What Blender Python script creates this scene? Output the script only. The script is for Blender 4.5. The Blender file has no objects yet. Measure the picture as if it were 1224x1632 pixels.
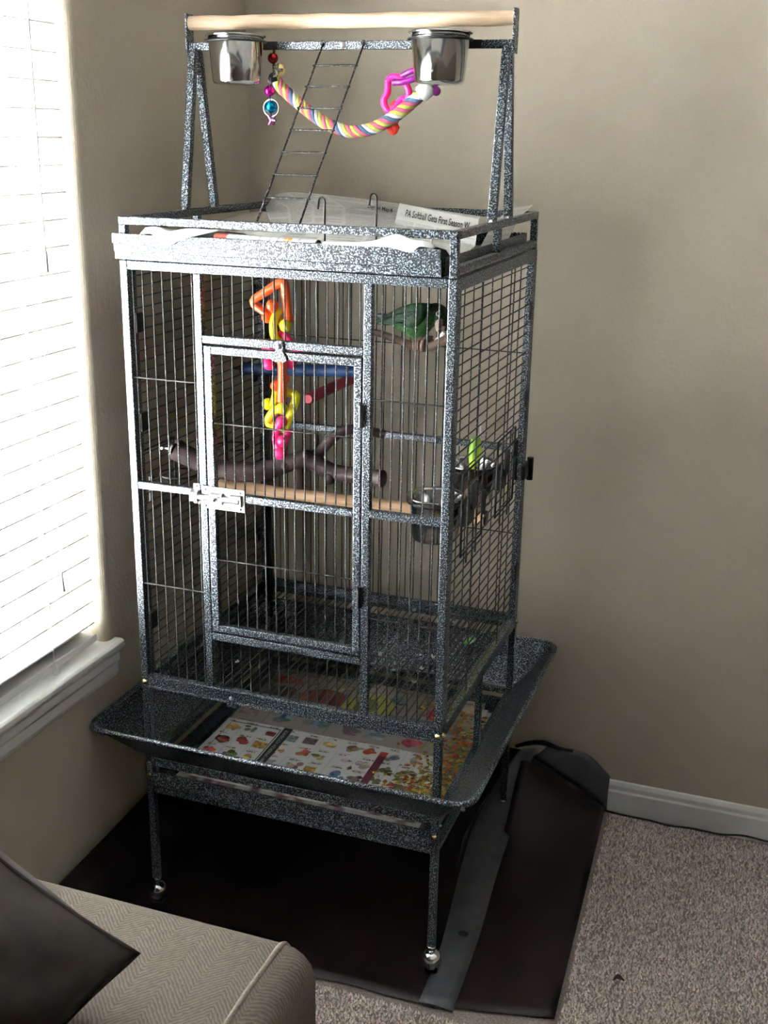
import bpy, bmesh, math, random
import numpy as np
from mathutils import Vector, Matrix, noise as mnoise

random.seed(7); np.random.seed(7)
scene = bpy.context.scene
COL = scene.collection

# ------------------------------------------------------------------ camera
CP = Vector((1.1257, -1.7743, 1.5359)); YAW, PIT, ROL, FPX = -0.34178, 0.31452, 0.0168, 1854.25
_f = Vector((math.sin(YAW)*math.cos(PIT), math.cos(YAW)*math.cos(PIT), -math.sin(PIT)))
_r0 = _f.cross(Vector((0, 0, 1))).normalized(); _u0 = _r0.cross(_f)
_r = _r0*math.cos(ROL)+_u0*math.sin(ROL); _u = -_r0*math.sin(ROL)+_u0*math.cos(ROL)
cd = bpy.data.cameras.new('camera'); cam = bpy.data.objects.new('camera', cd); COL.objects.link(cam)
cd.sensor_fit = 'VERTICAL'; cd.sensor_height = 24.0; cd.lens = FPX*24.0/1632.0; cd.clip_start = 0.02
M3 = Matrix((_r, _u, -_f)).transposed()
cam.matrix_world = Matrix.Translation(CP) @ M3.to_4x4()
scene.camera = cam

def at(u, v, ax, val):
    """measured point of the photograph -> place in the room, at a known x / y / z"""
    d = _f+_r*((u-612)/FPX)+_u*((816-v)/FPX)
    return CP+d*((val-CP[ax])/d[ax])

# ------------------------------------------------------------------ light
SKY = 16.0
WY0, WY1, WZ0, WZ1 = -1.05, 0.036, 0.565, 2.36          # window opening in the left wall
XW = -0.098                                             # face of the left wall
YB = 0.71                                               # face of the back wall
w = bpy.data.worlds.new('overcast_sky'); scene.world = w; w.use_nodes = True
bg = w.node_tree.nodes['Background']; bg.inputs[0].default_value = (0.95, 0.98, 1.0, 1); bg.inputs[1].default_value = SKY
pl = bpy.data.lights.new('window_portal', 'AREA'); pl.shape = 'RECTANGLE'
pl.size = WY1-WY0; pl.size_y = WZ1-WZ0; pl.cycles.is_portal = True
po = bpy.data.objects.new('window_portal', pl); COL.objects.link(po)
po.location = (-0.26, (WY0+WY1)/2, (WZ0+WZ1)/2)
po.rotation_euler = Matrix(((0, 0, -1), (1, 0, 0), (0, -1, 0))).to_euler()   # -Z of the light looks along +X
vs = scene.view_settings
vs.view_transform = 'Standard'; vs.look = 'None'; vs.gamma = 1.0; vs.use_curve_mapping = False
vs.exposure = 2.22

# ------------------------------------------------------------------ materials
def new_mat(name):
    m = bpy.data.materials.new(name); m.use_nodes = True
    nt = m.node_tree; return m, nt, nt.nodes['Principled BSDF']
def nd(nt, t, **k):
    n = nt.nodes.new(t)
    for a, b in k.items():
        if a[0] == '_': setattr(n, a[1:], b)
        else: n.inputs[a].default_value = b
    return n
def coords(nt, scale=None):
    tc = nt.nodes.new('ShaderNodeTexCoord')
    return tc.outputs['Object']
def ramp(nt, stops):
    n = nt.nodes.new('ShaderNodeValToRGB'); e = n.color_ramp.elements
    while len(e) < len(stops): e.new(0.5)
    for i, (p, c) in enumerate(stops):
        e[i].position = p; e[i].color = (*c, 1)
    return n
def simple(name, col, rough=.5, metal=0., spec=.5, trans=0., coat=0.):
    m, nt, b = new_mat(name)
    b.inputs['Base Color'].default_value = (*col, 1); b.inputs['Roughness'].default_value = rough
    b.inputs['Metallic'].default_value = metal; b.inputs['Specular IOR Level'].default_value = spec
    b.inputs['Transmission Weight'].default_value = trans; b.inputs['Coat Weight'].default_value = coat
    return m
def noisy(name, stops, scale, rough=.5, metal=0., detail=4., bump=0., bdist=.002, bscale=None, spec=.5, stretch=None):
    m, nt, b = new_mat(name); L = nt.links
    vec = coords(nt)
    if stretch:
        mp = nd(nt, 'ShaderNodeMapping', Scale=stretch); L.new(vec, mp.inputs['Vector']); vec = mp.outputs[0]
    n = nd(nt, 'ShaderNodeTexNoise', Scale=scale, Detail=detail); L.new(vec, n.inputs['Vector'])
    r = ramp(nt, stops); L.new(n.outputs['Fac'], r.inputs[0]); L.new(r.outputs[0], b.inputs['Base Color'])
    b.inputs['Roughness'].default_value = rough; b.inputs['Metallic'].default_value = metal
    b.inputs['Specular IOR Level'].default_value = spec
    if bump:
        n2 = nd(nt, 'ShaderNodeTexNoise', Scale=bscale or scale, Detail=detail); L.new(vec, n2.inputs['Vector'])
        bp = nd(nt, 'ShaderNodeBump', Strength=bump, Distance=bdist); L.new(n2.outputs['Fac'], bp.inputs['Height'])
        L.new(bp.outputs[0], b.inputs['Normal'])
    return m
def attr_mat(name, rough=.8, bump=0., spec=.3):
    m, nt, b = new_mat(name)
    a = nd(nt, 'ShaderNodeAttribute', _attribute_name='print'); nt.links.new(a.outputs['Color'], b.inputs['Base Color'])
    b.inputs['Roughness'].default_value = rough; b.inputs['Specular IOR Level'].default_value = spec
    return m

M = {}
M['wall'] = noisy('beige_orange_peel_paint', [(.3, (.48, .425, .335)), (.7, (.52, .46, .365))], 6, .75, bump=.35, bdist=.003, bscale=110, spec=.25)
M['ceiling'] = noisy('white_ceiling', [(.3, (.80, .79, .76)), (.7, (.84, .83, .80))], 6, .9, bump=.4, bdist=.003, bscale=90)
M['trim'] = noisy('white_trim_paint', [(.3, (.70, .70, .67)), (.7, (.76, .76, .73))], 9, .45, spec=.4)
M['carpet'] = noisy('taupe_carpet', [(.3, (.18, .15, .13)), (.5, (.27, .225, .20)), (.7, (.36, .305, .275))], 220, .95, bump=.8, bdist=.004, bscale=260, spec=.1)
M['hammer'] = noisy('silver_vein_hammered_coat', [(.46, (.005, .0065, .009)), (.53, (.026, .034, .042)), (.61, (.46, .53, .60))], 420, .38, metal=.25, detail=2., bump=.25, bdist=.0005, bscale=420, spec=.55)
def flecked(mt, lo, hi):
    nt = mt.node_tree; b = nt.nodes['Principled BSDF']; n = [q for q in nt.nodes if q.type == 'TEX_NOISE'][0]
    r = ramp(nt, [(lo, (.08, .08, .08)), (hi, (.88, .88, .88))]); nt.links.new(n.outputs['Fac'], r.inputs[0]); nt.links.new(r.outputs[0], b.inputs['Metallic'])
flecked(M['hammer'], .52, .60)
M['wire'] = noisy('silver_vein_wire', [(.42, (.008, .008, .008)), (.55, (.022, .021, .020)), (.66, (.20, .20, .19))], 300, .42, metal=.2, detail=2.)
M['dark_metal'] = noisy('dark_hardware', [(.3, (.012, .012, .013)), (.7, (.035, .035, .036))], 90, .4, metal=.4)
M['chrome'] = simple('chrome', (.72, .74, .76), .12, 1.)
M['steel'] = simple('stainless_steel', (.66, .66, .65), .13, 1.)
M['nickel'] = noisy('satin_nickel', [(.3, (.46, .46, .45)), (.7, (.56, .56, .55))], 60, .36, metal=.75)
M['brass'] = simple('brass_bolt', (.78, .66, .36), .25, 1.)
M['glass'] = simple('window_glass', (1, 1, 1), 0., 0., .5, 1.)
def wood(name, c0, c1, sc, stretch, rough=.55):
    return noisy(name, [(.35, c0), (.65, c1)], sc, rough, bump=.15, bdist=.001, stretch=stretch)
M['dowel'] = wood('pale_pine_dowel', (.54, .38, .25), (.68, .52, .37), 14, (1, 9, 9))
M['dowel2'] = wood('inner_pine_dowel', (.50, .30, .16), (.66, .44, .27), 14, (1, 9, 9))
M['bark'] = noisy('dark_smooth_branch', [(.3, (.036, .021, .020)), (.6, (.070, .043, .040)), (.8, (.15, .105, .09))], 22, .5, bump=.5, bdist=.002, bscale=60)
M['twig'] = noisy('brown_twig', [(.3, (.07, .040, .026)), (.7, (.15, .09, .06))], 60, .6, bump=.5, bdist=.001)
M['blue'] = noisy('blue_perch', [(.3, (.008, .035, .12)), (.6, (.012, .058, .19)), (.75, (.09, .13, .18))], 30, .5)
M['red'] = noisy('red_perch', [(.3, (.32, .015, .04)), (.7, (.48, .03, .07))], 30, .5)
M['vinyl'] = noisy('dark_vinyl_mat', [(.3, (.0085, .0055, .0055)), (.7, (.016, .0085, .0085))], 5, .42, bump=.25, bdist=.004, bscale=9, spec=.35)
M['tape'] = noisy('grey_cloth_tape', [(.3, (.060, .064, .070)), (.7, (.085, .090, .096))], 14, .42, bump=.2, bdist=.002, bscale=20, spec=.4)
M['cord'] = simple('black_cord', (.01, .01, .01), .5)
M['slat'] = simple('white_blind_slat', (.84, .84, .82), .4)
M['slat'].node_tree.nodes['Principled BSDF'].inputs['Transmission Weight'].default_value = 0
M['string'] = simple('white_string', (.8, .8, .78), .8)
M['paper_print'] = attr_mat('printed_paper')
M['ink'] = simple('newspaper_ink', (.02, .02, .02), .8)
PLASTIC = dict(orange=(1.0, .13, .02), red=(.95, .05, .03), yellow=(.93, .80, .01), pink=(.95, .03, .22), hotpink=(1.0, .02, .30), purple=(.24, .010, .24))
for k, c in PLASTIC.items(): M['pl_'+k] = simple(k+'_plastic', c, .32)
for k, c in dict(bead_red=(.30, .01, .015), bead_gold=(.62, .50, .22), bead_magenta=(.62, .01, .32), bead_blue=(.0, .22, .42), bead_pink=(.45, .16, .34)).items():
    M[k] = simple(k, c, .22, .85)
for k, c in dict(rope_pink=(.56, .13, .21), rope_green=(.46, .48, .11), rope_blue=(.10, .17, .28), rope_white=(.62, .60, .58)).items():
    M[k] = noisy(k, [(.3, tuple(x*.8 for x in c)), (.7, c)], 400, .9, bump=.4, bdist=.001, spec=.1)

def herringbone():
    m, nt, b = new_mat('tan_herringbone_fabric'); L = nt.links
    vec = coords(nt); sp = nt.nodes.new('ShaderNodeSeparateXYZ'); L.new(vec, sp.inputs[0])
    def mth(op, a, bb=None):
        n = nt.nodes.new('ShaderNodeMath'); n.operation = op
        for i, q in enumerate((a, bb)):
            if q is None: continue
            if isinstance(q, (int, float)): n.inputs[i].default_value = q
            else: L.new(q, n.inputs[i])
        return n.outputs[0]
    nz = nd(nt, 'ShaderNodeTexNoise', Scale=160.0, Detail=3.0); L.new(vec, nz.inputs['Vector'])
    wob = mth('MULTIPLY', nz.outputs['Fac'], .006)
    pp = mth('PINGPONG', sp.outputs['X'], .036)
    yz = mth('SUBTRACT', sp.outputs['Y'], sp.outputs['Z'])
    ph = mth('ADD', mth('ADD', yz, mth('MULTIPLY', pp, 1.0)), wob)
    s = mth('SINE', mth('MULTIPLY', ph, 2*math.pi/.0062))
    v = mth('ADD', mth('MULTIPLY', s, .20), .5)
    v2 = mth('ADD', v, mth('MULTIPLY', mth('SUBTRACT', nz.outputs['Fac'], .5), .5))
    r = ramp(nt, [(.15, (.105, .088, .071)), (.5, (.165, .140, .115)), (.9, (.265, .228, .190))]); L.new(v2, r.inputs[0])
    L.new(r.outputs[0], b.inputs['Base Color']); b.inputs['Roughness'].default_value = .9
    b.inputs['Specular IOR Level'].default_value = .15
    bp = nd(nt, 'ShaderNodeBump', Strength=.5, Distance=.0012); L.new(v2, bp.inputs['Height']); L.new(bp.outputs[0], b.inputs['Normal'])
    return m
M['herring'] = herringbone()
M['piping'] = noisy('tan_piping', [(.3, (.19, .16, .13)), (.7, (.29, .25, .205))], 300, .9, bump=.5, bdist=.001)
M['pillow'] = noisy('dark_taupe_pillow_cloth', [(.3, (.050, .041, .037)), (.7, (.070, .058, .052))], 30, .62, bump=.3, bdist=.002, bscale=50, spec=.3)

# ------------------------------------------------------------------ mesh helpers
ORG = {}          # world origin of every object
def finish(o, parent, org):
    COL.objects.link(o)
    if parent is not None:
        o.parent = parent; o.location = org-ORG[parent.name]
    else: o.location = org
    ORG[o.name] = org.copy()
    return o
class MB:
    def __init__(s): s.v = []; s.f = []; s.sm = []
    def add(s, vs, fs, smooth=False):
        n = len(s.v); s.v += [Vector(q) for q in vs]; s.f += [tuple(i+n for i in f) for f in fs]; s.sm += [smooth]*len(fs); return s
    def box(s, x0, x1, y0, y1, z0, z1, c=0.):
        if c <= 0:
            vs = [(x, y, z) for z in (z0, z1) for y in (y0, y1) for x in (x0, x1)]
            return s.add(vs, [(0, 2, 3, 1), (4, 5, 7, 6), (0, 1, 5, 4), (1, 3, 7, 5), (3, 2, 6, 7), (2, 0, 4, 6)])
        bm = bmesh.new(); bmesh.ops.create_cube(bm, size=1)
        for q in bm.verts: q.co = Vector(((x0+x1)/2+q.co.x*(x1-x0), (y0+y1)/2+q.co.y*(y1-y0), (z0+z1)/2+q.co.z*(z1-z0)))
        bmesh.ops.bevel(bm, geom=bm.edges[:], offset=c, segments=2, affect='EDGES', profile=.6)
        bm.verts.index_update(); vs = [q.co.copy() for q in bm.verts]; fs = [tuple(q.index for q in f.verts) for f in bm.faces]; bm.free()
        return s.add(vs, fs)
    def path(s, pts, r, n=8, closed=False, caps=True, flat=None):
        """tube along points; r number or list; rounded caps"""
        pts = [Vector(p) for p in pts]; k = len(pts); rs = r if isinstance(r, (list, tuple)) else [r]*k
        base = len(s.v); rings = []; prev = None
        for i in range(k):
            a = pts[(i-1) % k] if (closed or i > 0) else pts[i]; b = pts[(i+1) % k] if (closed or i < k-1) else pts[i]
            t = (b-a).normalized() if (b-a).length > 1e-9 else Vector((0, 0, 1))
            if prev is None:
                ref = Vector((0, 0, 1)) if abs(t.z) < .9 else Vector((1, 0, 0)); e = t.cross(ref).normalized()
            else:
                e = prev-t*prev.dot(t); e.normalize()
            prev = e; g = t.cross(e)
            rings.append([pts[i]+(e*math.cos(2*math.pi*j/n)+g*math.sin(2*math.pi*j/n))*rs[i] for j in range(n)])
        vs = [q for rg in rings for q in rg]; fs = []
        for i in range(k if closed else k-1):
            for j in range(n):
                a = i*n+j; b = i*n+(j+1) % n; c = ((i+1) % k)*n+(j+1) % n; d = ((i+1) % k)*n+j
                fs.append((a, b, c, d))
        s.add(vs, fs, True)
        if caps and not closed:
            for i, sgn in ((0, -1), (k-1, 1)):
                s.add([q for q in rings[i]], [tuple(range(n)) if sgn > 0 else tuple(reversed(range(n)))], True)
        return s
    def ball(s, c, r, n=10, m=6, sc=(1, 1, 1)):
        c = Vector(c); vs = [c+Vector((0, 0, -r*sc[2]))]; fs = []
        for i in range(1, m):
            a = -math.pi/2+math.pi*i/m
            for j in range(n):
                b = 2*math.pi*j/n; vs.append(c+Vector((r*math.cos(a)*math.cos(b)*sc[0], r*math.cos(a)*math.sin(b)*sc[1], r*math.sin(a)*sc[2])))
        vs.append(c+Vector((0, 0, r*sc[2])))
        for j in range(n): fs.append((0, 1+(j+1) % n, 1+j))
        for i in range(m-2):
            for j in range(n): fs.append((1+i*n+j, 1+i*n+(j+1) % n, 1+(i+1)*n+(j+1) % n, 1+(i+1)*n+j))
        for j in range(n): fs.append((len(vs)-1, 1+(m-2)*n+j, 1+(m-2)*n+(j+1) % n))
        return s.add(vs, fs, True)
    def lathe(s, prof, c, n=32, axis=(0, 0, 1), smooth=True):
        c = Vector(c); ax = Vector(axis).normalized(); e = ax.orthogonal().normalized(); g = ax.cross(e); vs = []; fs = []
        for (r, h) in prof:
            for j in range(n):
                a = 2*math.pi*j/n; vs.append(c+ax*h+(e*math.cos(a)+g*math.sin(a))*r)
        for i in range(len(prof)-1):
            for j in range(n): fs.append((i*n+j, i*n+(j+1) % n, (i+1)*n+(j+1) % n, (i+1)*n+j))
        return s.add(vs, fs, smooth)
    def prism(s, prof, ax, a0, a1, smooth=False):
        """closed 2D profile extruded along axis 0 (profile in y,z), 1 (x,z) or 2 (x,y)"""
        n = len(prof)
        def pt(p, a): return {0: (a, p[0], p[1]), 1: (p[0], a, p[1]), 2: (p[0], p[1], a)}[ax]
        vs = [pt(p, a0) for p in prof]+[pt(p, a1) for p in prof]
        fs = [(i, (i+1) % n, n+(i+1) % n, n+i) for i in range(n)]
        s.add(vs, fs, smooth); s.add(vs[:n], [tuple(reversed(range(n)))]); s.add(vs[n:], [tuple(range(n))]); return s
    def grid(s, rows, smooth=True):
        n = len(rows[0]); vs = [q for r in rows for q in r]
        fs = [(i*n+j, i*n+j+1, (i+1)*n+j+1, (i+1)*n+j) for i in range(len(rows)-1) for j in range(n-1)]
        return s.add(vs, fs, smooth)
    def mesh(s, name, org=Vector((0, 0, 0)), weld=False):
        me = bpy.data.meshes.new(name); me.from_pydata([tuple(q-org) for q in s.v], [], s.f)
        me.polygons.foreach_set('use_smooth', s.sm); me.update()
        bm = bmesh.new(); bm.from_mesh(me)
        if weld: bmesh.ops.remove_doubles(bm, verts=bm.verts[:], dist=1e-5)
        bmesh.ops.recalc_face_normals(bm, faces=bm.faces[:]); bm.to_mesh(me); bm.free(); return me
    def build(s, name, m, parent=None, org=None, bevel=0., solid=0., sub=0, weld=False):
        if org is None: org = ORG[parent.name] if parent is not None else Vector((0, 0, 0))
        org = Vector(org); me = s.mesh(name, org, weld or sub > 0); me.materials.append(M[m] if isinstance(m, str) else m)
        o = finish(bpy.data.objects.new(name, me), parent, org)
        if solid: q = o.modifiers.new('solid', 'SOLIDIFY'); q.thickness = solid; q.offset = 0
        if bevel: q = o.modifiers.new('bevel', 'BEVEL'); q.width = bevel; q.segments = 2; q.limit_method = 'ANGLE'
        if sub: q = o.modifiers.new('sub', 'SUBSURF'); q.levels = sub; q.render_levels = sub
        return o
def thing(name, org, label, cat, group=None):
    o = finish(bpy.data.objects.new(name, None), None, Vector(org)); o.empty_display_size = .05
    return tag(o, label, cat, group)
def tag(o, label, cat, group=None, kind=None):
    o['label'] = label; o['category'] = cat
    if group: o['group'] = group
    if kind: o['kind'] = kind
    return o
def struct(o): o['kind'] = 'structure'; return o
def inst(name, me, parent, loc, scale=(1, 1, 1), rot=None):
    o = bpy.data.objects.new(name, me); finish(o, parent, Vector(loc)); o.scale = scale
    if rot: o.rotation_euler = rot
    return o
def smooth_path(pts, k=6):
    """Catmull-Rom through the points"""
    P = [Vector(p) for p in pts]; P = [P[0]*2-P[1]]+P+[P[-1]*2-P[-2]]; out = []
    for i in range(1, len(P)-2):
        a, b, c, d = P[i-1:i+3]
        for j in range(k):
            t = j/k; out.append(.5*((2*b)+(c-a)*t+(2*a-5*b+4*c-d)*t*t+(3*b-a-3*c+d)*t**3))
    out.append(P[-2]); return out
def lerp_list(v, k):
    out = []
    for i in range(len(v)-1):
        for j in range(k): out.append(v[i]+(v[i+1]-v[i])*j/k)
    return out+[v[-1]]

# ================================================================== the room
RX1, RY0, RH = 5.6, -6.4, 2.75
fl = MB().add([(XW-.3, RY0-.1, 0), (RX1+.1, RY0-.1, 0), (RX1+.1, YB+.1, 0), (XW-.3, YB+.1, 0), (XW-.3, RY0-.1, -.1), (RX1+.1, RY0-.1, -.1), (RX1+.1, YB+.1, -.1), (XW-.3, YB+.1, -.1)],
              [(0, 1, 2, 3), (7, 6, 5, 4), (0, 4, 5, 1), (1, 5, 6, 2), (2, 6, 7, 3), (3, 7, 4, 0)])
floor = struct(fl.build('floor', 'carpet')); floor['label'] = 'taupe cut-pile carpet floor'
struct(MB().box(XW-.3, RX1+.1, YB, YB+.1, 0, RH).build('wall_back', 'wall'))
struct(MB().box(RX1, RX1+.1, RY0, YB, 0, RH).build('wall_right', 'wall'))
struct(MB().box(XW-.3, RX1+.1, RY0-.1, RY0, 0, RH).build('wall_front', 'wall'))
struct(MB().box(XW-.3, RX1+.1, RY0-.1, YB+.1, RH, RH+.1).build('ceiling', 'ceiling'))
# left wall with a bull-nosed drywall opening
wl = MB(); R = .016; XO = XW-.20
loops = []
for k in range(7):
    a = math.pi/2*k/6; off = R*(1-math.sin(a)); x = XW-R*(1-math.cos(a))
    zb_ = WZ0-.0185
    loops.append([(x, WY0-off, zb_), (x, WY1+off, zb_), (x, WY1+off, WZ1+off), (x, WY0-off, WZ1+off)])
loops.append([(XO, y, z) for (_, y, z) in loops[-1]])
outer = [(XW, RY0, 0), (XW, YB, 0), (XW, YB, RH), (XW, RY0, RH)]; outer2 = [(XO, y, z) for (_, y, z) in outer]
allv = [q for lp in [outer]+loops+[outer2] for q in lp]
fs = []
for i in range(len(loops)+1):
    for j in range(4): fs.append((i*4+j, i*4+(j+1) % 4, (i+1)*4+(j+1) % 4, (i+1)*4+j))
fs += [((len(loops)+1)*4+j, (len(loops)+1)*4+(j+1) % 4, (j+1) % 4, j) for j in range(4)]
wl.add(allv, fs)
struct(wl.build('wall_left', 'wall'))
# window: vinyl frame, meeting rail, panes
win = struct(MB().box(XO, XO+.035, WY0, WY0+.045, WZ0, WZ1).box(XO, XO+.035, WY1-.045, WY1, WZ0, WZ1)
             .box(XO, XO+.035, WY0+.045, WY1-.045, WZ0, WZ0+.018).box(XO, XO+.035, WY0+.045, WY1-.045, WZ1-.05, WZ1)
             .box(XO, XO+.035, (WY0+WY1)/2-.03, (WY0+WY1)/2+.03, WZ0+.018, WZ1-.05).build('window_1', 'trim', bevel=.003))
for a, b in ((WY0+.045, (WY0+WY1)/2-.03), ((WY0+WY1)/2+.03, WY1-.045)):
    MB().box(XO+.012, XO+.016, a, b, WZ0+.018, WZ1-.05).build('pane', 'glass', win)
# sill board and apron
NX = XW+.022
MBs = MB().prism([(XO+.036, WZ0), (NX-.006, WZ0), (NX-.001, WZ0-.004), (NX, WZ0-.011), (NX-.002, WZ0-.018), (NX-.008, WZ0-.021), (XW+.0005, WZ0-.021), (XW+.0005, WZ0-.018), (XO+.036, WZ0-.018)], 1, WY0-.03, WY1+.03)
struct(MBs.build('trim_1', 'trim', bevel=.002))
struct(MB().prism([(XW, WZ0-.0215), (XW+.016, WZ0-.0215), (XW+.016, WZ0-.040), (XW+.011, WZ0-.046), (XW+.011, WZ0-.066), (XW+.006, WZ0-.078), (XW, WZ0-.080)], 1, WY0-.02, WY1+.018).build('trim_2', 'trim', bevel=.002))
bbp = lambda f, s: [(f, 0), (f+s*.013, 0), (f+s*.013, .058), (f+s*.010, .062), (f+s*.010, .073), (f+s*.005, .081), (f, .084)]
struct(MB().prism(bbp(YB, -1), 0, XW+.0005, RX1).build('baseboard_back', 'trim', bevel=.0015))
struct(MB().prism(bbp(XW, 1), 1, RY0, YB-.014).build('baseboard_left', 'trim', bevel=.0015))

# window blind, each slat a part
BX = XW-.040
blind = thing('window_blind', (BX, (WY0+WY1)/2, WZ0), 'white two-inch horizontal window blind hanging in the bright window', 'blind')
Lb = (WY1-.012)-(WY0+.012)
tilt = math.radians(-31)
sm = MB(); rows = []
for i in range(5):
    q = -.025+.05*i/4; h = .0025*(1-(q/.025)**2)
    rows.append((q, h))
prof = [(q*math.cos(tilt)+h*math.sin(tilt), -q*math.sin(tilt)+h*math.cos(tilt)) for q, h in rows]+[(q*math.cos(tilt)+(h-.0028)*math.sin(tilt), -q*math.sin(tilt)+(h-.0028)*math.cos(tilt)) for q, h in reversed(rows)]
slat_me = MB().prism(prof, 1, -Lb/2, Lb/2).mesh('slat'); slat_me.materials.append(M['slat'])
z = WZ0+.034; zs = []
while z < WZ1-.06:
    inst('slat', slat_me, blind, (BX, (WY0+WY1)/2, z)); zs.append(z); z += .0455
MB().box(BX-.026, BX+.026, WY0+.012, WY1-.012, WZ0+.006, WZ0+.022, .003).build('bottom_rail', 'slat', blind)
MB().box(BX-.028, BX+.028, WY0+.006, WY1-.006, WZ1-.045, WZ1-.002, .003).build('head_rail', 'slat', blind)
for y in (WY1-.155, (WY0+WY1)/2, WY0+.155):
    for dx in (-.0265, .0265):
        MB().path([(BX+dx, y, WZ0+.02), (BX+dx, y, WZ1-.05)], .0010, 5).build('ladder_cord', 'string', blind)
MB().path(smooth_path([(BX+.0265, WY1-.16, WZ0+.02), (BX+.031, WY1-.165, WZ0+.004), (BX+.034, WY1-.155, WZ0+.003), (BX+.0265, WY1-.15, WZ0+.02)]), .0012, 5).build('cord_loop', 'string', blind)
MB().path([(BX+.034, WY1-.10, WZ1-.06), (BX+.034, WY1-.10, 1.32)], .0016, 6).path([(BX+.034, WY1-.10, 1.335), (BX+.034, WY1-.10, 1.30)], .0036, 8).build('tilt_wand', 'slat', blind)
MB().path([(BX+.036, WY1-.125, 1.37), (BX+.036, WY1-.125, .75)], .0009, 5).path([(BX+.036, WY1-.125, .76), (BX+.036, WY1-.125, .72)], [.002, .005], 8).build('lift_cord', 'string', blind)

# ================================================================== the bird cage
W, D = .61, .567
T = .0145
cage = thing('bird_cage', (W/2, D/2, 0), 'tall hammered grey metal parrot cage with a play top, standing on casters in the corner', 'bird cage')
wire_me = MB().path([(0, 0, 0), (0, 0, 1)], .00135, 6, caps=False).mesh('wire'); wire_me.materials.append(M['wire'])
def vwire(parent, x, y, z0, z1): return inst('wire_bar', wire_me, parent, (x, y, z0), (1, 1, z1-z0))
def xwire(parent, x0, x1, y, z): return inst('wire_bar', wire_me, parent, (x0, y, z), (1, 1, x1-x0), (0, math.pi/2, 0))
def ywire(parent, x, y0, y1, z): return inst('wire_bar', wire_me, parent, (x, y0, z), (1, 1, y1-y0), (-math.pi/2, 0, 0))
def hbuild(mb, name, parent=cage, m='hammer', bevel=.0014): return mb.build(name, m, parent, bevel=bevel)
ZB0, ZB1, ZT0, ZT1 = .505, .531, 1.305, 1.3205
# --- front panel: stiles, rails, door jambs
fp = hbuild(MB().box(0, T, 0, T, ZB0, ZT1), 'front_panel')
for n_, a in (('stile', (W-T, W, ZB0, ZT1)), ('door_jamb', (.1425, .1565, ZB1, ZT0)), ('door_jamb', (.4535, .468, ZB1, ZT0)),
              ('top_rail', (T, W-T, ZT0, ZT1)), ('bottom_rail', (T, W-T, ZB0, ZB1)), ('middle_rail', (T, .1425, .908, .922)), ('middle_rail', (.468, W-T, .908, .922)),
              ('header_rail', (.1565, .4535, 1.187, 1.201)), ('sill_rail', (.1565, .4535, .629, .644))):
    hbuild(MB().box(a[0], a[1], .0003, T-.0003, a[2], a[3]), n_, fp)
hbuild(MB().box(.002, W-.002, -.004, .0002, ZB0, ZB0+.003).box(.002, W-.002, -.004, .0002, ZB1-.004, ZB1-.001), 'rail_lip', fp, bevel=0)
yw = T/2
xs = [.0205+.0193*i for i in range(30)]
for x in xs:
    if T+.004 < x < .139 or .472 < x < W-T-.004: vwire(fp, x, yw, ZB1-.004, ZT0+.004)
    elif .160 < x < .450:
        vwire(fp, x, yw, 1.199, ZT0+.004); vwire(fp, x, yw, ZB1-.004, .632)
for z in (1.115, .721): xwire(fp, T-.002, .144, yw-.003, z); xwire(fp, .466, W-T+.002, yw-.003, z)
# --- the door
dr = hbuild(MB().box(.159, .173, -.0006, T-.0012, .6475, 1.183), 'front_door')
for n_, a in (('door_stile', (.4375, .4515, .6475, 1.183)), ('door_rail', (.173, .4375, 1.169, 1.183)), ('door_rail', (.173, .4375, .906, .920)), ('door_rail', (.173, .4375, .6475, .6615))):
    hbuild(MB().box(a[0], a[1], -.0004, T-.0014, a[2], a[3]), n_, dr)
for x in [.1905+.0193*i for i in range(13)]: vwire(dr, x, yw, .659, 1.171)
for z in (1.046, .790): xwire(dr, .171, .4395, yw-.003, z)
for z in (1.087, .762):
    MB().path([(.4525, -.004, z-.019), (.4525, -.004, z+.019)], .0048, 10).build('hinge', 'dark_metal', dr)
# slide latch
lt = MB().box(.1475, .2325, -.0032, -.0012, .889, .9305, .0006).build('slide_latch', 'nickel', dr)
MB().prism([(-.0032, .8985), (-.0105, .9015), (-.0105, .9185), (-.0032, .9215)], 0, .166, .1905).prism([(-.0032, .8985), (-.0095, .9015), (-.0095, .9185), (-.0032, .9215)], 0, .206, .2275).build('latch_housing', 'nickel', lt, bevel=.001)
MB().path([(.131, -.0065, .910), (.224, -.0065, .910)], .0058, 12).build('latch_bolt', 'nickel', lt)
MB().path([(.180, -.0065, .910), (.180, -.018, .912)], .0028, 8).ball((.180, -.0185, .912), .0042).build('latch_knob', 'chrome', lt)
for x, z in ((.155, .925), (.224, .925), (.155, .8945), (.224, .8945)):
    MB().ball((x, -.0032, z), .0030, 8, 4, (1, .6, 1)).build('screw', 'chrome', lt)
kp = MB().box(.1300, .1430, -.0016, -.0002, .895, .9325, .0005).prism([(-.0016, .899), (-.0125, .902), (-.0125, .9185), (-.0016, .9215)], 0, .1275, .1415).build('latch_keeper', 'nickel', fp, bevel=.0008)
for z in (.928, .8985): MB().ball((.1370, -.0022, z), .0028, 8, 4, (1, .6, 1)).build('latch_keeper_screw', 'chrome', fp)
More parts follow.
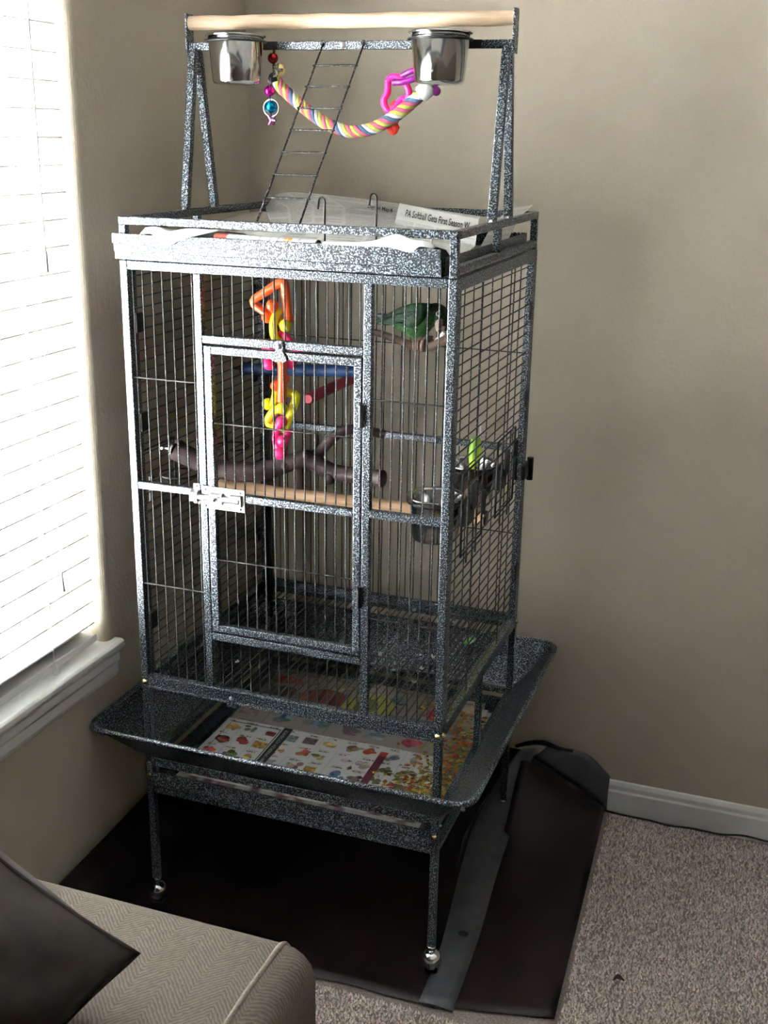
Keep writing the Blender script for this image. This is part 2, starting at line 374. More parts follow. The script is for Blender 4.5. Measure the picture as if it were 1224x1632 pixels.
# swivel catch above the door and the one that locks the grate
def swivel(x, z, s, parent, zdir=-1):
    out = [(0, .010), (.006, .008), (.008, .0), (.006, -.008), (.013, -.019), (.014, -.024), (.008, -.0275), (0, -.026), (-.008, -.0275), (-.014, -.024), (-.013, -.019), (-.006, -.008), (-.008, 0), (-.006, .008)]
    o = MB().prism([(x+a*s, z+b*s) for a, b in out], 1, -.0046, -.0022).build('swivel_catch', 'hammer', parent, bevel=.0006)
    MB().ball((x, -.006, z), .0052*s, 10, 6, (1, .8, 1)).build('catch_bolt', 'nickel', o)
swivel(.3035, 1.1935, 1.0, fp); swivel(.196, .5175, .75, fp)
# --- side panels
def side_panel(x0, nm):
    x1 = x0+T; xc = x0+T/2
    sp = hbuild(MB().box(x0, x1, T, T*2, ZB0, ZT1), nm)
    hbuild(MB().box(x0+.0003, x1-.0003, D-2*T, D-T, ZB0, ZT1), 'side_stile', sp)
    hbuild(MB().box(x0+.0003, x1-.0003, 2*T, D-2*T, ZT0-.006, ZT1), 'side_rail', sp)
    hbuild(MB().box(x0+.0003, x1-.0003, 2*T, D-2*T, ZB0, ZB1-.004), 'side_rail', sp)
    n = 40
    for i in range(n):
        ywire(sp, xc, 2*T-.003, D-2*T+.003, ZB1+.010+i*.0192)
    for y in (.17, .40): vwire(sp, xc+.003*(1 if x0 > .3 else -1), y, ZB1-.006, ZT0-.002)
    return sp
spl = side_panel(0, 'left_side_panel'); spr = side_panel(W-T, 'right_side_panel')
for sgn, x, sp in ((-1, .0, spl), (1, W, spr)):
    for z, yy in ((1.203, D-.020), (1.024, D-.020), (.645, D-.020)):
        MB().box(min(x, x+sgn*.003), max(x, x+sgn*.003), yy-.030, yy-.010, z-.017, z+.017, .0008).build('panel_clip', 'dark_metal', sp)
for z in (1.21, 1.03, .64):
    MB().box(T, T+.008, .012, .034, z-.017, z+.017, .001).build('panel_clip', 'dark_metal', spl)
MB().box(W, W+.010, D-.050, D-.004, .852, .884, .003).path([(W+.012, D-.012, .845), (W+.012, D-.012, .893)], .007, 10).build('panel_lock', 'dark_metal', spr)
# --- back panel
bp_ = hbuild(MB().box(0, T, D-T, D, ZB0, ZT1), 'back_panel')
for n_, a in (('stile', (W-T, W, ZB0, ZT1)), ('back_rail', (T, W-T, ZT0, ZT1)), ('back_rail', (T, W-T, ZB0, ZB1)), ('back_rail', (T, W-T, .902, .916))):
    hbuild(MB().box(a[0], a[1], D-T+.0003, D-.0003, a[2], a[3]), n_, bp_)
for x in xs: 
    if T+.004 < x < W-T-.004: vwire(bp_, x, D-T/2, ZB1-.004, ZT0+.004)
for z in (1.112, .72): xwire(bp_, T-.002, W-T+.002, D-T/2-.003, z)
# --- grate at the bottom of the cage
gr = hbuild(MB().box(T+.001, W-T-.001, T+.002, T+.012, ZB0+.002, ZB0+.012).box(T+.001, W-T-.001, D-T-.012, D-T-.002, ZB0+.002, ZB0+.012)
            .box(T+.001, T+.011, T+.012, D-T-.012, ZB0+.002, ZB0+.012).box(W-T-.011, W-T-.001, T+.012, D-T-.012, ZB0+.002, ZB0+.012), 'floor_grate', bevel=0)
for x in [.032+.0140*i for i in range(40)]:
    if x < W-T-.013: inst('grate_bar', wire_me, gr, (x, T+.008, ZB0+.009), (1.1, 1.1, D-2*T-.016), (-math.pi/2, 0, 0))
xwire(gr, T+.005, W-T-.005, D*.5, ZB0+.006)
# --- stand: four legs with casters, rails, supports under the grate
for (lx, ly) in ((0, 0), (W-T, 0), (0, D-T), (W-T, D-T)):
    lg = hbuild(MB().box(lx, lx+T, ly, ly+T, .066, ZB0-.0005), 'leg')
    c = (lx+T/2, ly+T/2)
    MB().lathe([(.0001, .066), (.0085, .066), (.0085, .059), (.0055, .057), (.0055, .050), (.0001, .050)], (c[0], c[1], 0), 16).build('caster_stem', 'chrome', lg)
    hood = [(.0001, .0535), (.008, .053), (.014, .0495), (.0185, .042), (.0198, .033), (.0190, .024), (.0170, .020), (.0175, .024), (.0182, .033), (.016, .042), (.0001, .050)]
    MB().lathe(hood, (c[0], c[1]+.002, 0), 24).build('caster_hood', 'chrome', lg)
    MB().lathe([(.0001, -.013), (.013, -.013), (.0178, -.010), (.0178, .010), (.013, .013), (.0001, .013)], (c[0], c[1]+.002, .0228), 20, (1, .25, 0)).build('caster_wheel', 'dark_metal', lg)
def bolt(x, y, z, parent=cage, d=(0, -1, 0), m='brass', r=.0052):
    MB().lathe([(r*1.15, 0), (r*1.15, .001), (r, .0016), (r*.85, .0035), (r*.45, .0048), (.0001, .0052)], (x, y, z), 12, d).build('bolt', m, parent)
for x in (T/2, W-T/2):
    bolt(x, 0, .5155); bolt(x, 0, .3105, m='brass', r=.0042); bolt(x, 0, .340, m='chrome', r=.0034)
for y in (T/2, D-T/2): bolt(W, y, .5155, d=(1, 0, 0)); bolt(W, y, .33, d=(1, 0, 0), m='chrome', r=.004)
hbuild(MB().box(T, W-T, .001, T-.001, .3315, .350), 'stand_rail'); hbuild(MB().box(T, W-T, .001, T-.001, .270, .2835), 'stand_rail')
hbuild(MB().box(T, W-T, D-T+.001, D-.001, .337, .350), 'stand_rail'); hbuild(MB().box(T, W-T, D-T+.001, D-.001, .270, .2835), 'stand_rail')
for x in (0, W-T):
    hbuild(MB().box(x+.001, x+T-.001, T, D-T, .337, .350), 'stand_rail'); hbuild(MB().box(x+.001, x+T-.001, T, D-T, .270, .2835), 'stand_rail')
    hbuild(MB().box(x+.001, x+T-.001, .276, .276+T, .350, ZB0-.0005), 'support_post')
# --- pull-out tray under the grate
tr = hbuild(MB().box(.017, W-.017, .017, D-.017, .2895, .2925).box(.017, W-.017, -.003, .0005, .2895, .321).box(.017, W-.017, .0005, .017, .2895, .2925)
            .box(.017, .019, .017, D-.017, .2925, .330).box(W-.019, W-.017, .017, D-.017, .2925, .330).box(.019, W-.019, D-.019, D-.017, .2925, .330), 'seed_tray', bevel=0)
MB().box(.019, W-.019, -.005, -.003, .3185, .3215).build('tray_lip', 'hammer', tr)
# --- flared seed skirt: four panels, rounded outer corners, rolled lip
OV, ZS, ZI = .080, .437, .352
def corner_loop(o, rr, z, n=6):
    pts = []
    x0, x1, y0, y1 = -o, W+o, -o, D+o
    for cx, cy, a0 in ((x1-rr, y0+rr, -90), (x1-rr, y1-rr, 0), (x0+rr, y1-rr, 90), (x0+rr, y0+rr, 180)):
        for k in range(n+1):
            a = math.radians(a0+90*k/n); pts.append(Vector((cx+rr*math.cos(a), cy+rr*math.sin(a), z)))
    return pts
Lo = corner_loop(OV, .035, ZS); Li = corner_loop(.001, .0005, ZI); NP = len(Lo)
seg = NP//4
names = ('skirt_panel',)*4
idx0 = [3, 10, 17, 24]           # split at the middle of the rounded corners
for s_ in range(4):
    ids = [(idx0[s_]+k) % NP for k in range(seg+1)]
    hbuild(MB().grid([[Lo[i] for i in ids], [Lo[i]*.5+Li[i]*.5 for i in ids], [Li[i] for i in ids]], smooth=False), 'skirt_panel', bevel=0).modifiers.new('solid', 'SOLIDIFY').thickness = .0016
MB().path(Lo, .0055, 8, closed=True).build('skirt_lip', 'hammer', cage)
for x, y in ((W+.060, -.060), (-.060, -.060)):
    MB().ball((x, y+.004, ZS-.022), .0045, 8, 5).build('skirt_bolt', 'chrome', cage)
# --- play top: roof pan, rails round the top
pan = hbuild(MB().box(T, W-T, .004, D-T, 1.3215, 1.3235).box(.004, .006, .004, D-.006, 1.3235, 1.352).box(W-.024, W-.022, .004, D-.006, 1.3235, 1.352).box(.006, W-.024, D-.008, D-.006, 1.3235, 1.352), 'top_tray', bevel=0)
prof = [(.004, 1.3225), (-.003, 1.3225), (-.003, 1.334), (-.0055, 1.337), (-.0055, 1.349), (-.010, 1.350), (-.010, 1.366), (-.0065, 1.366), (-.004, 1.352), (.004, 1.350)]
MB().prism(prof, 0, -.006, .584).build('tray_front', 'hammer', pan, bevel=.0008)
TR0, TR1 = 1.3805, 1.394
pf = hbuild(MB().box(.001, W-.001, .001, T, TR0, TR1), 'play_top_rail')
hbuild(MB().box(.001, W-.001, D-T, D-.001, TR0, TR1), 'play_top_rail')
for x in (.001, W-T):
    hbuild(MB().box(x, x+T-.001, T, D-T, TR0, TR1), 'play_top_rail')
    hbuild(MB().box(x, x+T-.001, T, D-T, 1.3255, 1.339), 'play_top_rail')
    for y in (.001, .262, D-T): hbuild(MB().box(x+.0002, x+T-.0012, y+.0002, y+T-.001, 1.321 if y != .262 else 1.339, TR0), 'play_top_post')
# A-frames, crossbar, end plates
YC = .2835
for xa, top in ((.0075, -1), (W-.0075, 1)):
    for yf in (YC-.058, YC+.058):
        a = Vector((xa, yf, TR1)); b = Vector((xa+.0, YC+(.008 if yf > YC else -.008), 1.678))
        d = (b-a).normalized(); nrm = Vector((0, d.z, -d.y)); h = .0072
        vs_ = []
        for q in (a, b):
            for sx, sy in ((-1, -1), (1, -1), (1, 1), (-1, 1)): vs_.append(q+Vector((sx*h, 0, 0))+nrm*(sy*h))
        hbuild(MB().add(vs_, [(0, 1, 2, 3), (7, 6, 5, 4), (0, 4, 5, 1), (1, 5, 6, 2), (2, 6, 7, 3), (3, 7, 4, 0)]), 'a_frame_leg')
        bolt(xa, yf-.008, TR1+.0, d=(0, 0, 1), m='chrome', r=.004)
cb = hbuild(MB().box(-.002, W+.002, YC-T/2, YC+T/2, 1.676, 1.690), 'crossbar')
for x in (.3045, ): bolt(x, YC-T/2, 1.683, cage, m='nickel', r=.005)
for xa in (-.006, W+.002):
    hbuild(MB().box(xa, xa+.004, YC-.013, YC+.013, 1.668, 1.739, .0008), 'end_plate', bevel=0)
pr = MB(); k = 14
pts_ = [Vector((-.002+(W+.004)*i/k, YC+.0006*math.sin(i*1.7), 1.7235+.0006*math.sin(i*2.3))) for i in range(k+1)]
pr.path(pts_, [.0122+.0005*math.sin(i*2.1) for i in range(k+1)], 18).build('top_perch', 'dowel', cage)
# bowl rings on the crossbar
BOWL_T = [(.122, .222), (.5015, .222)]
for x, y in BOWL_T:
    ring = [(x+.0535*math.cos(a), y+.0535*math.sin(a), 1.6865) for a in [2*math.pi*i/28 for i in range(28)]]
    MB().path(ring, .0022, 6, closed=True).box(x-.022, x+.056, y+.0528, YC-T/2, 1.676, 1.690).build('bowl_ring', 'dark_metal', cage)
# two cane hooks standing behind the front top rail
for x, zt in ((.3745, 1.437), (.4640, 1.446)):
    pth = [(x, .026, 1.330), (x, .026, zt-.008)]+[(x-.0055+.0055*math.cos(a), .026, zt-.008+.0065*math.sin(a)) for a in [math.pi*i/8 for i in range(1, 9)]]+[(x-.0125, .026, zt-.020)]
    MB().path(pth, .0016, 6).build('cane_hook', 'dark_metal', cage)
# feeder doors and bowl rings on the right side
BOWL_S = [(.5455, .135, .921), (.5455, .372, .921)]
for x, y, z in BOWL_S:
    fd = MB()
    x9 = W+.003
    fd.path([(x9, y-.068, .835), (x9, y-.068, .985), (x9, y+.068, .985), (x9, y+.068, .835)], .0022, 6, closed=True)
    fdo = fd.build('feeder_door', 'dark_metal', spr)
    for yy in (-.030, .030): inst('door_bar', wire_me, fdo, (x9, y+yy, .812), (1.5, 1.5, .172))
    for zz in (.955,): inst('door_bar', wire_me, fdo, (x9, y-.067, zz), (1.3, 1.3, .134), (-math.pi/2, 0, 0))
    MB().box(x9-.001, x9+.004, y-.013, y+.013, .905, .952, .001).path([(x9+.004, y+.035, .93), (x9+.012, y+.035, .93), (x9+.012, y+.035, .885)], .0032, 8).build('door_catch', 'dark_metal', fdo)
    MB().path([(x9, y+.078, .955), (x9, y+.078, .900)], .0055, 8).build('door_hinge', 'dark_metal', fdo)
    ring = [(x+.0525*math.cos(a), y+.0525*math.sin(a), z-.010) for a in [2*math.pi*i/28 for i in range(28)]]
    MB().path(ring, .0022, 6, closed=True).box(W-T-.002, W+.001, y-.022, y+.022, z-.045, z-.004).build('bowl_holder', 'dark_metal', fdo)
# empty feeder hardware on the left side
for y in (.105, .325):
    lr = MB().path([(-.003, y-.06, .845), (-.003, y-.06, .965), (-.003, y+.06, .965), (-.003, y+.06, .845)], .0026, 6, closed=True).build('feeder_door', 'dark_metal', spl)
    ring = [(.040+.036*math.cos(a), y+.036*math.sin(a), .912) for a in [2*math.pi*i/24 for i in range(24)]]
    MB().path(ring, .0018, 6, closed=True).build('bowl_holder', 'dark_metal', lr)
    MB().path([(-.004, y-.02, .905), (-.012, y-.02, .905), (-.012, y-.02, .855)], .0032, 8).build('door_catch', 'dark_metal', lr)

# ================================================================== ladder on the play top
lad = thing('ladder', (.30, .015, 1.394), 'thin wire ladder leaning from the crossbar down to the front of the cage top', 'ladder')
ltop, lbot = Vector((0, YC-T/2-.003, 1.684)), Vector((0, .0085, 1.3965))
for xt, xb in ((.2675, .2615), (.3450, .3385)):
    a = Vector((xt, ltop.y, ltop.z)); b = Vector((xb, lbot.y, lbot.z))
    MB().path([(xt, a.y+.006, a.z+.006), a, b, (b.x, b.y-.001, b.z-.0015)], .0017, 8).path([(xt+.004*math.cos(q), a.y-.001, a.z+.002+.004*math.sin(q)) for q in [2*math.pi*i/10 for i in range(10)]], .0014, 6, closed=True).build('ladder_rail', 'wire', lad)
for i in range(7):
    t = .125+.125*i+.003
    a = Vector((.2675+(.2615-.2675)*t-.004, ltop.y+(lbot.y-ltop.y)*t, ltop.z+(lbot.z-ltop.z)*t)); b = Vector((.3450+(.3385-.3450)*t+.003, a.y, a.z))
    MB().path([a, b], .0017, 8).build('rung', 'wire', lad)

# ================================================================== steel bowls
def bowl(c, rt, rb, h, label, group, loose=True):
    x, y, z = c                     # rim centre
    o = thing('feeding_bowl', (x, y, z-h), label, 'bowl', group)
    pr_ = [(.0001, 0), (rb-.008, 0), (rb-.002, .002), (rb, .007), (rt, h-.004), (rt+.0035, h-.0035), (rt+.005, h-.001), (rt+.0035, h+.001), (rt-.001, h), (rt-.0025, h-.004), (rb-.0025, .009), (rb-.006, .004), (.0001, .003)]
    MB().lathe(pr_, (x, y, z-h), 40).build('bowl_wall', 'steel', o)
    MB().lathe([(rt+.0002, h-.0125), (rt+.0022, h-.0115), (rt+.0022, h-.0100), (rt+.0002, h-.009)], (x, y, z-h), 40).build('bowl_bead', 'steel', o)
    return o
bowl((*BOWL_T[0], 1.6975), .0495, .0425, .083, 'shiny steel feeding bowl on the play top, at the window end of the crossbar', 'feeding bowls')
bowl((*BOWL_T[1], 1.6985), .0495, .0425, .083, 'shiny steel feeding bowl on the play top, above the white end of the rope perch', 'feeding bowls')
bowl(BOWL_S[0], .0485, .042, .083, 'steel feeding bowl inside the cage, nearest the front right corner post', 'feeding bowls')
bowl(BOWL_S[1], .0485, .042, .083, 'steel feeding bowl inside the cage, behind the lime green toy', 'feeding bowls')

# ================================================================== perches inside
o = thing('dowel_perch', (W/2, .311, .829), 'pale round wooden dowel perch running across the middle of the cage', 'perch')
MB().path([(T+.002+(W-2*T-.004)*i/10, .311+.0008*math.sin(i*2), .829+.0008*math.sin(i*1.3)) for i in range(11)], [.0135+.0004*math.sin(i*1.9) for i in range(11)], 18).build('dowel', 'dowel2', o)
for x, s_ in ((T+.001, 1), (W-T-.001, -1)):
    MB().lathe([(.0001, 0), (.016, 0), (.016, .002), (.0001, .002)], (x, .311, .829), 18, (s_, 0, 0)).build('washer', 'dark_metal', o)
# forked branch perch on the left side
bq = lambda u, v, y: at(u, v, 1, y)
o = thing('branch_perch', (.014, .135, .95), 'dark purple-brown forked branch perch bolted to the left side of the cage', 'perch')
p_ = [Vector((.018, .135, .950)), bq(300, 727, .140), bq(340, 745, .150), bq(392, 752, .165), bq(430, 748, .185), bq(470, 735, .20), bq(492, 733, .21), bq(530, 752, .215), bq(570, 758, .21), bq(610, 763, .20)]
rr = [.0215, .0195, .0185, .0190, .0185, .0165, .0170, .0165, .0155, .0165]
body = MB().path(smooth_path(p_, 5), lerp_list(rr, 5), 14)
body.path(smooth_path([bq(486, 735, .21), bq(508, 722, .225), bq(528, 700, .24), bq(548, 687, .25), bq(575, 684, .26), bq(614, 693, .27)], 5), lerp_list([.012, .0115, .0105, .0100, .0095, .0085], 5), 12)
for (u, v, y) in ((490, 727, .205), (525, 762, .205), (455, 742, .188)): body.ball(bq(u, v, y), .0125, 10, 6)
body.build('branch', 'bark', o)
MB().lathe([(.0001, 0), (.019, 0), (.019, .0025), (.0001, .0025)], (T+.001, .135, .950), 20, (1, 0, 0)).build('washer', 'chrome', o)
MB().path([(T, .135, .95), (-.012, .135, .95)], .003, 8).path([(-.006, .122, .953), (-.006, .148, .947)], .0028, 6).build('wing_nut', 'chrome', o)
o = thing('blue_perch', (.016, .432, 1.054), 'blue wooden perch bolted to the left side, behind the hanging chain toy', 'perch')
MB().path([(T+.004, .432, 1.054), (.10, .428, 1.060), (.20, .424, 1.067), (.278, .420, 1.072)], [.0125, .0125, .0125, .012], 16).build('perch_rod', 'blue', o)
MB().lathe([(.0001, 0), (.0155, 0), (.0155, .002), (.0001, .002)], (T+.0015, .432, 1.054), 18, (1, 0, 0)).path([(T, .432, 1.054), (-.010, .432, 1.054)], .0025, 6).build('washer', 'dark_metal', o)
o = thing('red_perch', (.23, D-T-.003, 1.033), 'dark red wooden perch pointing forward from the back of the cage', 'perch')
MB().path([(.226, .296, 1.035), (.226, .300, 1.035), (.228, .42, 1.0345), (.232, D-T-.004, 1.034)], [.0085, .0112, .0112, .0112], 16).build('perch_rod', 'red', o)
MB().lathe([(.0001, 0), (.0145, 0), (.0145, .002), (.0001, .002)], (.232, D-T-.001, 1.034), 18, (0, -1, 0)).build('washer', 'dark_metal', o)
# twig the bird stands on: from the back bars towards the right
o = thing('twig_perch', at(590, 528, 1, D-T-.004), 'slim brown twig perch that the green parrot stands on', 'perch')
tp = [at(586, 527, 1, D-T-.006), at(610, 533, 1, .47), at(640, 544, 1, .38), at(668, 554, 1, .31), at(690, 551, 1, .28), at(716, 538, 1, .25)]
MB().path(smooth_path(tp, 5), lerp_list([.0070, .0072, .0075, .0080, .0085, .0080], 5), 12).build('twig', 'twig', o)
for u, v in ((706, 529), (705, 548)):
    MB().path(smooth_path([at(694, 545, 1, .275), at(702, (v+540)/2+2, 1, .268), at(u+2, v, 1, .26)], 4), lerp_list([.0045, .0038, .0032], 4), 8).build('pale_twig_tip', 'string', o)

# ================================================================== the parrot
YP = .30
bird = thing('parrot', at(672, 548, 1, YP), 'dark green parrot hunched on a twig perch at the top right of the cage', 'bird')
def feathers(name, c0, c1, c2, sc):
    m, nt, b = new_mat(name); L = nt.links; vec = coords(nt)
    v = nd(nt, 'ShaderNodeTexVoronoi', Scale=sc); L.new(vec, v.inputs['Vector'])
    n = nd(nt, 'ShaderNodeTexNoise', Scale=40., Detail=4.); L.new(vec, n.inputs['Vector'])
    mx = nt.nodes.new('ShaderNodeMath'); mx.operation = 'MULTIPLY_ADD'; mx.inputs[1].default_value = .55; L.new(v.outputs['Distance'], mx.inputs[0]); L.new(n.outputs['Fac'], mx.inputs[2])
    r = ramp(nt, [(.42, c0), (.62, c1), (.85, c2)]); L.new(mx.outputs[0], r.inputs[0]); L.new(r.outputs[0], b.inputs['Base Color'])
    b.inputs['Roughness'].default_value = .55; b.inputs['Specular IOR Level'].default_value = .3
    bp = nd(nt, 'ShaderNodeBump', Strength=.7, Distance=.0015); L.new(v.outputs['Distance'], bp.inputs['Height']); L.new(bp.outputs[0], b.inputs['Normal'])
    return m
M['f_body'] = feathers('green_feathers', (.008, .034, .009), (.014, .060, .014), (.035, .12, .025), 140)
M['f_wing'] = feathers('dark_wing_feathers', (.006, .018, .009), (.010, .032, .014), (.02, .06, .024), 110)
M['f_head'] = feathers('dark_head_feathers', (.010, .014, .010), (.022, .032, .020), (.05, .07, .035), 190)
M['f_tail'] = feathers('blackish_tail_feathers', (.008, .012, .012), (.014, .022, .022), (.03, .045, .04), 120)
M['beak'] = noisy('horn_beak', [(.35, (.22, .13, .09)), (.7, (.50, .40, .33))], 60, .35)
M['foot'] = noisy('grey_pink_foot', [(.3, (.22, .14, .11)), (.7, (.42, .28, .22))], 200, .6, bump=.4, bdist=.0006)
bp3 = lambda u, v, dy=0.: at(u, v, 1, YP+dy)
def loft(mb, secs, n=18):
    """secs: centre, up-radius, down-radius, half-depth, direction angle (in the xz plane)"""
    rows = []
    for c, ru, rd_, hd, ang in secs:
        up = Vector((-math.sin(ang), 0, math.cos(ang))); rows.append([])
        for j in range(n+1):
            a = 2*math.pi*j/n; s_ = math.sin(a)
            rows[-1].append(c+up*(s_*(ru if s_ > 0 else rd_))+Vector((0, math.cos(a)*hd, 0)))
    return mb.grid(rows)
secs = [(bp3(606, 507), .002, .002, .004, .0), (bp3(614, 508), .007, .007, .010, .0), (bp3(626, 508), .014, .013, .017, .15), (bp3(640, 509), .024, .021, .026, .12),
        (bp3(655, 511), .033, .031, .033, .05), (bp3(670, 513), .037, .038, .036, -.1), (bp3(683, 512), .035, .036, .034, -.3), (bp3(694, 510), .029, .029, .029, -.55),
        (bp3(702, 511), .022, .022, .023, -.9), (bp3(706, 515), .013, .013, .016, -1.2), (bp3(708, 518), .002, .002, .003, -1.4)]
loft(MB(), secs).build('body', 'f_body', bird, sub=1)
# crown / head cap over the front end
hs = [(bp3(683, 488), .003, .003, .004, -.4), (bp3(688, 491), .014, .012, .020, -.45), (bp3(697, 499), .020, .016, .0265, -.75), (bp3(705, 508), .0185, .016, .0265, -1.1), (bp3(709, 517), .013, .013, .021, -1.4), (bp3(710, 525), .006, .006, .010, -1.5), (bp3(710, 528), .001, .001, .002, -1.5)]
loft(MB(), hs, 16).build('head', 'f_head', bird, sub=1)
# beak, eye
MB().path(smooth_path([bp3(702, 509, -.018), bp3(699, 517, -.022), bp3(699, 525, -.021), bp3(702, 531, -.018)], 4), lerp_list([.0065, .0075, .0052, .0012], 4), 12).build('upper_beak', 'beak', bird)
MB().path(smooth_path([bp3(705, 519, -.016), bp3(704, 525, -.016), bp3(703, 529, -.016)], 4), lerp_list([.0065, .0050, .0020], 4), 10).build('lower_beak', 'beak', bird)
MB().ball(bp3(699, 500, -.0285), .0034, 10, 6).build('eye', simple('dark_eye', (.01, .008, .006), .1), bird)
MB().lathe([(.0034, 0), (.0048, .0006), (.0050, .0014), (.0034, .002)], bp3(699, 500, -.0285), 14, (0, -1, .1)).build('eye_ring', simple('pale_eye_ring', (.32, .30, .26), .6), bird)
# folded wings with layered feathers, tail feathers, cheek and breast
for sgn in (-1, 1):
    wg = [(bp3(616, 507, sgn*.014), .006, .006, .003, .0), (bp3(630, 506, sgn*.022), .013, .013, .006, .1), (bp3(648, 505, sgn*.031), .023, .022, .009, .05), (bp3(665, 503, sgn*.035), .026, .024, .010, -.1), (bp3(677, 501, sgn*.033), .018, .018, .009, -.3), (bp3(683, 500, sgn*.030), .003, .003, .003, -.4)]
    wo = loft(MB(), wg, 14).build('wing', 'f_wing', bird, sub=1)
    for k_ in range(6):
        a = bp3(660-4*k_, 497+3.6*k_, sgn*(.043-.0012*k_)); b = bp3(634-5*k_, 503+2.4*k_, sgn*(.032-.002*k_)); c = bp3(617-2*k_, 506+1.3*k_, sgn*(.021-.001*k_))
        MB().path(smooth_path([a, b, c], 4), lerp_list([.0016, .0042, .0010], 4), 8).build('wing_feather', 'f_wing', wo)
for k_ in range(5):
    a = bp3(626, 506+1.2*k_, -.010+.005*k_); b = bp3(607, 503+2.5*k_, -.012+.006*k_); c = bp3(601.5, 502+3.3*k_, -.013+.0065*k_)
    MB().path([a, b, c], [.004, .0050, .0022], 8).build('tail_feather', 'f_tail', bird)
# feet: two toes forward, one thumb-like toe behind, round the twig
for fx, dy in ((668, -.012), (684, .010)):
    base = at(fx, 541, 1, YP+dy); tw = at(fx, 551.5, 1, YP+dy-.0)
    ft = MB().path([base+Vector((0, 0, .006)), base, tw+Vector((0, .002, .010))], [.0085, .0060, .0045], 10).build('leg', 'foot', bird)
    for q in (-.0055, 0, .0055):
        ctr = tw+Vector((q, 0, 0))
        arc = [ctr+Vector((q*.4, -.0105*math.sin(a), .0105*math.cos(a))) for a in [.0, .5, 1.0, 1.5, 2.0, 2.5]]
        MB().path(arc, [.0036, .0036, .0034, .0030, .0024, .0010], 8).build('toe', 'foot', ft)

# ================================================================== plastic link toys
def links(name, y0, label, specs, sc=1., org=None):
    o = thing(name, org, label, 'bird toy')
    for col, r, pts, balls in specs:
        mb = MB()
        if len(pts) > 1: mb.path(smooth_path([at(u, v, 1, y0+dy) for u, v, dy in pts], 4), r*sc, 10)
        for u, v, dy, br in balls: mb.ball(at(u, v, 1, y0+dy), br*(1+.5*(sc-1)), 12, 8)
        mb.build('plastic_link', 'pl_'+col, o)
    return o
Y1 = .10
cht = links('chain_link_toy', Y1, 'orange, yellow and pink plastic link chain hanging behind the front door', [
    ('orange', .0062, [(427, 503, 0), (418, 494, 0), (404, 481, 0), (425, 464, 0), (447, 450, .0), (453, 452, 0), (456, 478, 0), (460, 508, 0)], [(426, 505, 0, .0098), (434, 487, -.012, .0098), (460, 509, 0, .0085)]),
    ('orange', .0052, [(434, 487, -.012), (438, 497, -.006), (441, 503, .004)], []),
    ('yellow', .0058, [(446, 493, .0), (438, 506, -.01), (435, 522, -.012), (438, 537, -.008), (446, 545, 0)], [(455, 519, -.008, .0098)]),
    ('yellow', .0050, [(455, 519, -.008), (449, 516, 0), (444, 506, .006)], []),
    ('pink', .0058, [(428, 577, 0), (426, 562, 0), (436, 548, -.004), (449, 533, .004), (462, 546, .004), (474, 562, 0), (464, 578, 0)], [(429, 580, -.002, .0100), (464, 579, 0, .0090), (425, 557, 0, .0085), (474, 562, 0, .0085)]),
    ('orange', .0066, [(447, 560, -.012), (450, 580, -.014), (450, 610, -.014), (449, 640, -.012)], [(440, 615, -.008, .0090), (454, 604, -.010, .0080)]),
    ('yellow', .0060, [(428, 644, -.004), (436, 642, -.004), (441, 624, 0), (446, 612, .004), (457, 625, .004), (472, 631, 0), (464, 656, -.002), (456, 681, 0)], [(427, 644, -.004, .0095)]),
    ('yellow', .0060, [(449, 651, -.018), (437, 655, -.014), (427, 672, -.006), (440, 679, -.004), (453, 684, 0)], [(449, 651, -.018, .0095)]),
    ('pink', .0052, [(448, 672, -.014), (442, 684, -.010), (439, 700, -.008), (445, 717, -.008)], [(449, 672, -.010, .0095), (447, 722, -.008, .0110)]),
    ('pink', .0056, [(458, 690, 0), (455, 700, -.004), (450, 712, -.006)], [(459, 690, 0, .0075), (451, 703, -.012, .0100)]),
], sc=1.3, org=at(448, 722, 1, Y1))
# the wire it hangs by
MB().path([at(450, 448, 1, Y1)+Vector((0, 0, -.004)), at(450, 448, 1, Y1)+Vector((0, 0, .055))], .0018, 6).build('hanging_wire', 'wire', cht)
Y2 = .262
bt = thing('bell_toy', at(433, 195, 1, Y2), 'string of red, gold, magenta and blue bells hanging from the crossbar', 'bird toy')
MB().path([at(436, 80, 1, Y2)+Vector((0, 0, .001)), at(435, 93, 1, Y2), at(440, 112, 1, Y2), at(433, 128, 1, Y2), at(430, 145, 1, Y2), at(432, 170, 1, Y2), at(433, 192, 1, Y2)], .0013, 6).build('bell_cord', 'cord', bt)
for u, v, r, m_ in ((435, 93, .0095, 'bead_red'), (429.5, 145, .0100, 'bead_magenta'), (432, 170, .0112, 'bead_blue')):
    MB().ball(at(u, v, 1, Y2), r, 18, 12).build('round_bell', m_, bt)
c = at(446, 111, 1, Y2-.006)
gb = MB().ball(c, .0108, 18, 12).build('jingle_bell', 'bead_gold', bt)
MB().box(c.x-.0085, c.x+.0085, c.y-.0122, c.y-.006, c.z-.0014, c.z+.0014).box(c.x-.0014, c.x+.0014, c.y-.0122, c.y-.006, c.z-.0085, c.z+.0085).build('bell_slot', 'cord', gb)
c = at(432, 172, 1, Y2)
MB().path([c+Vector((.0150*math.cos(a), 0, .0150*math.sin(a))) for a in [2*math.pi*i/20 for i in range(20)]], .0008, 6, closed=True).build('bell_ring', 'chrome', bt)
c = at(433, 192, 1, Y2); sb = MB()
for k_ in range(6):
    a = math.pi/3*k_; sb.path([c, c+Vector((.0095*math.cos(a), -.003*(-1)**k_, .0095*math.sin(a)))], [.0045, .0022], 8)
sb.ball(c, .0055).build('star_bead', 'bead_pink', bt)
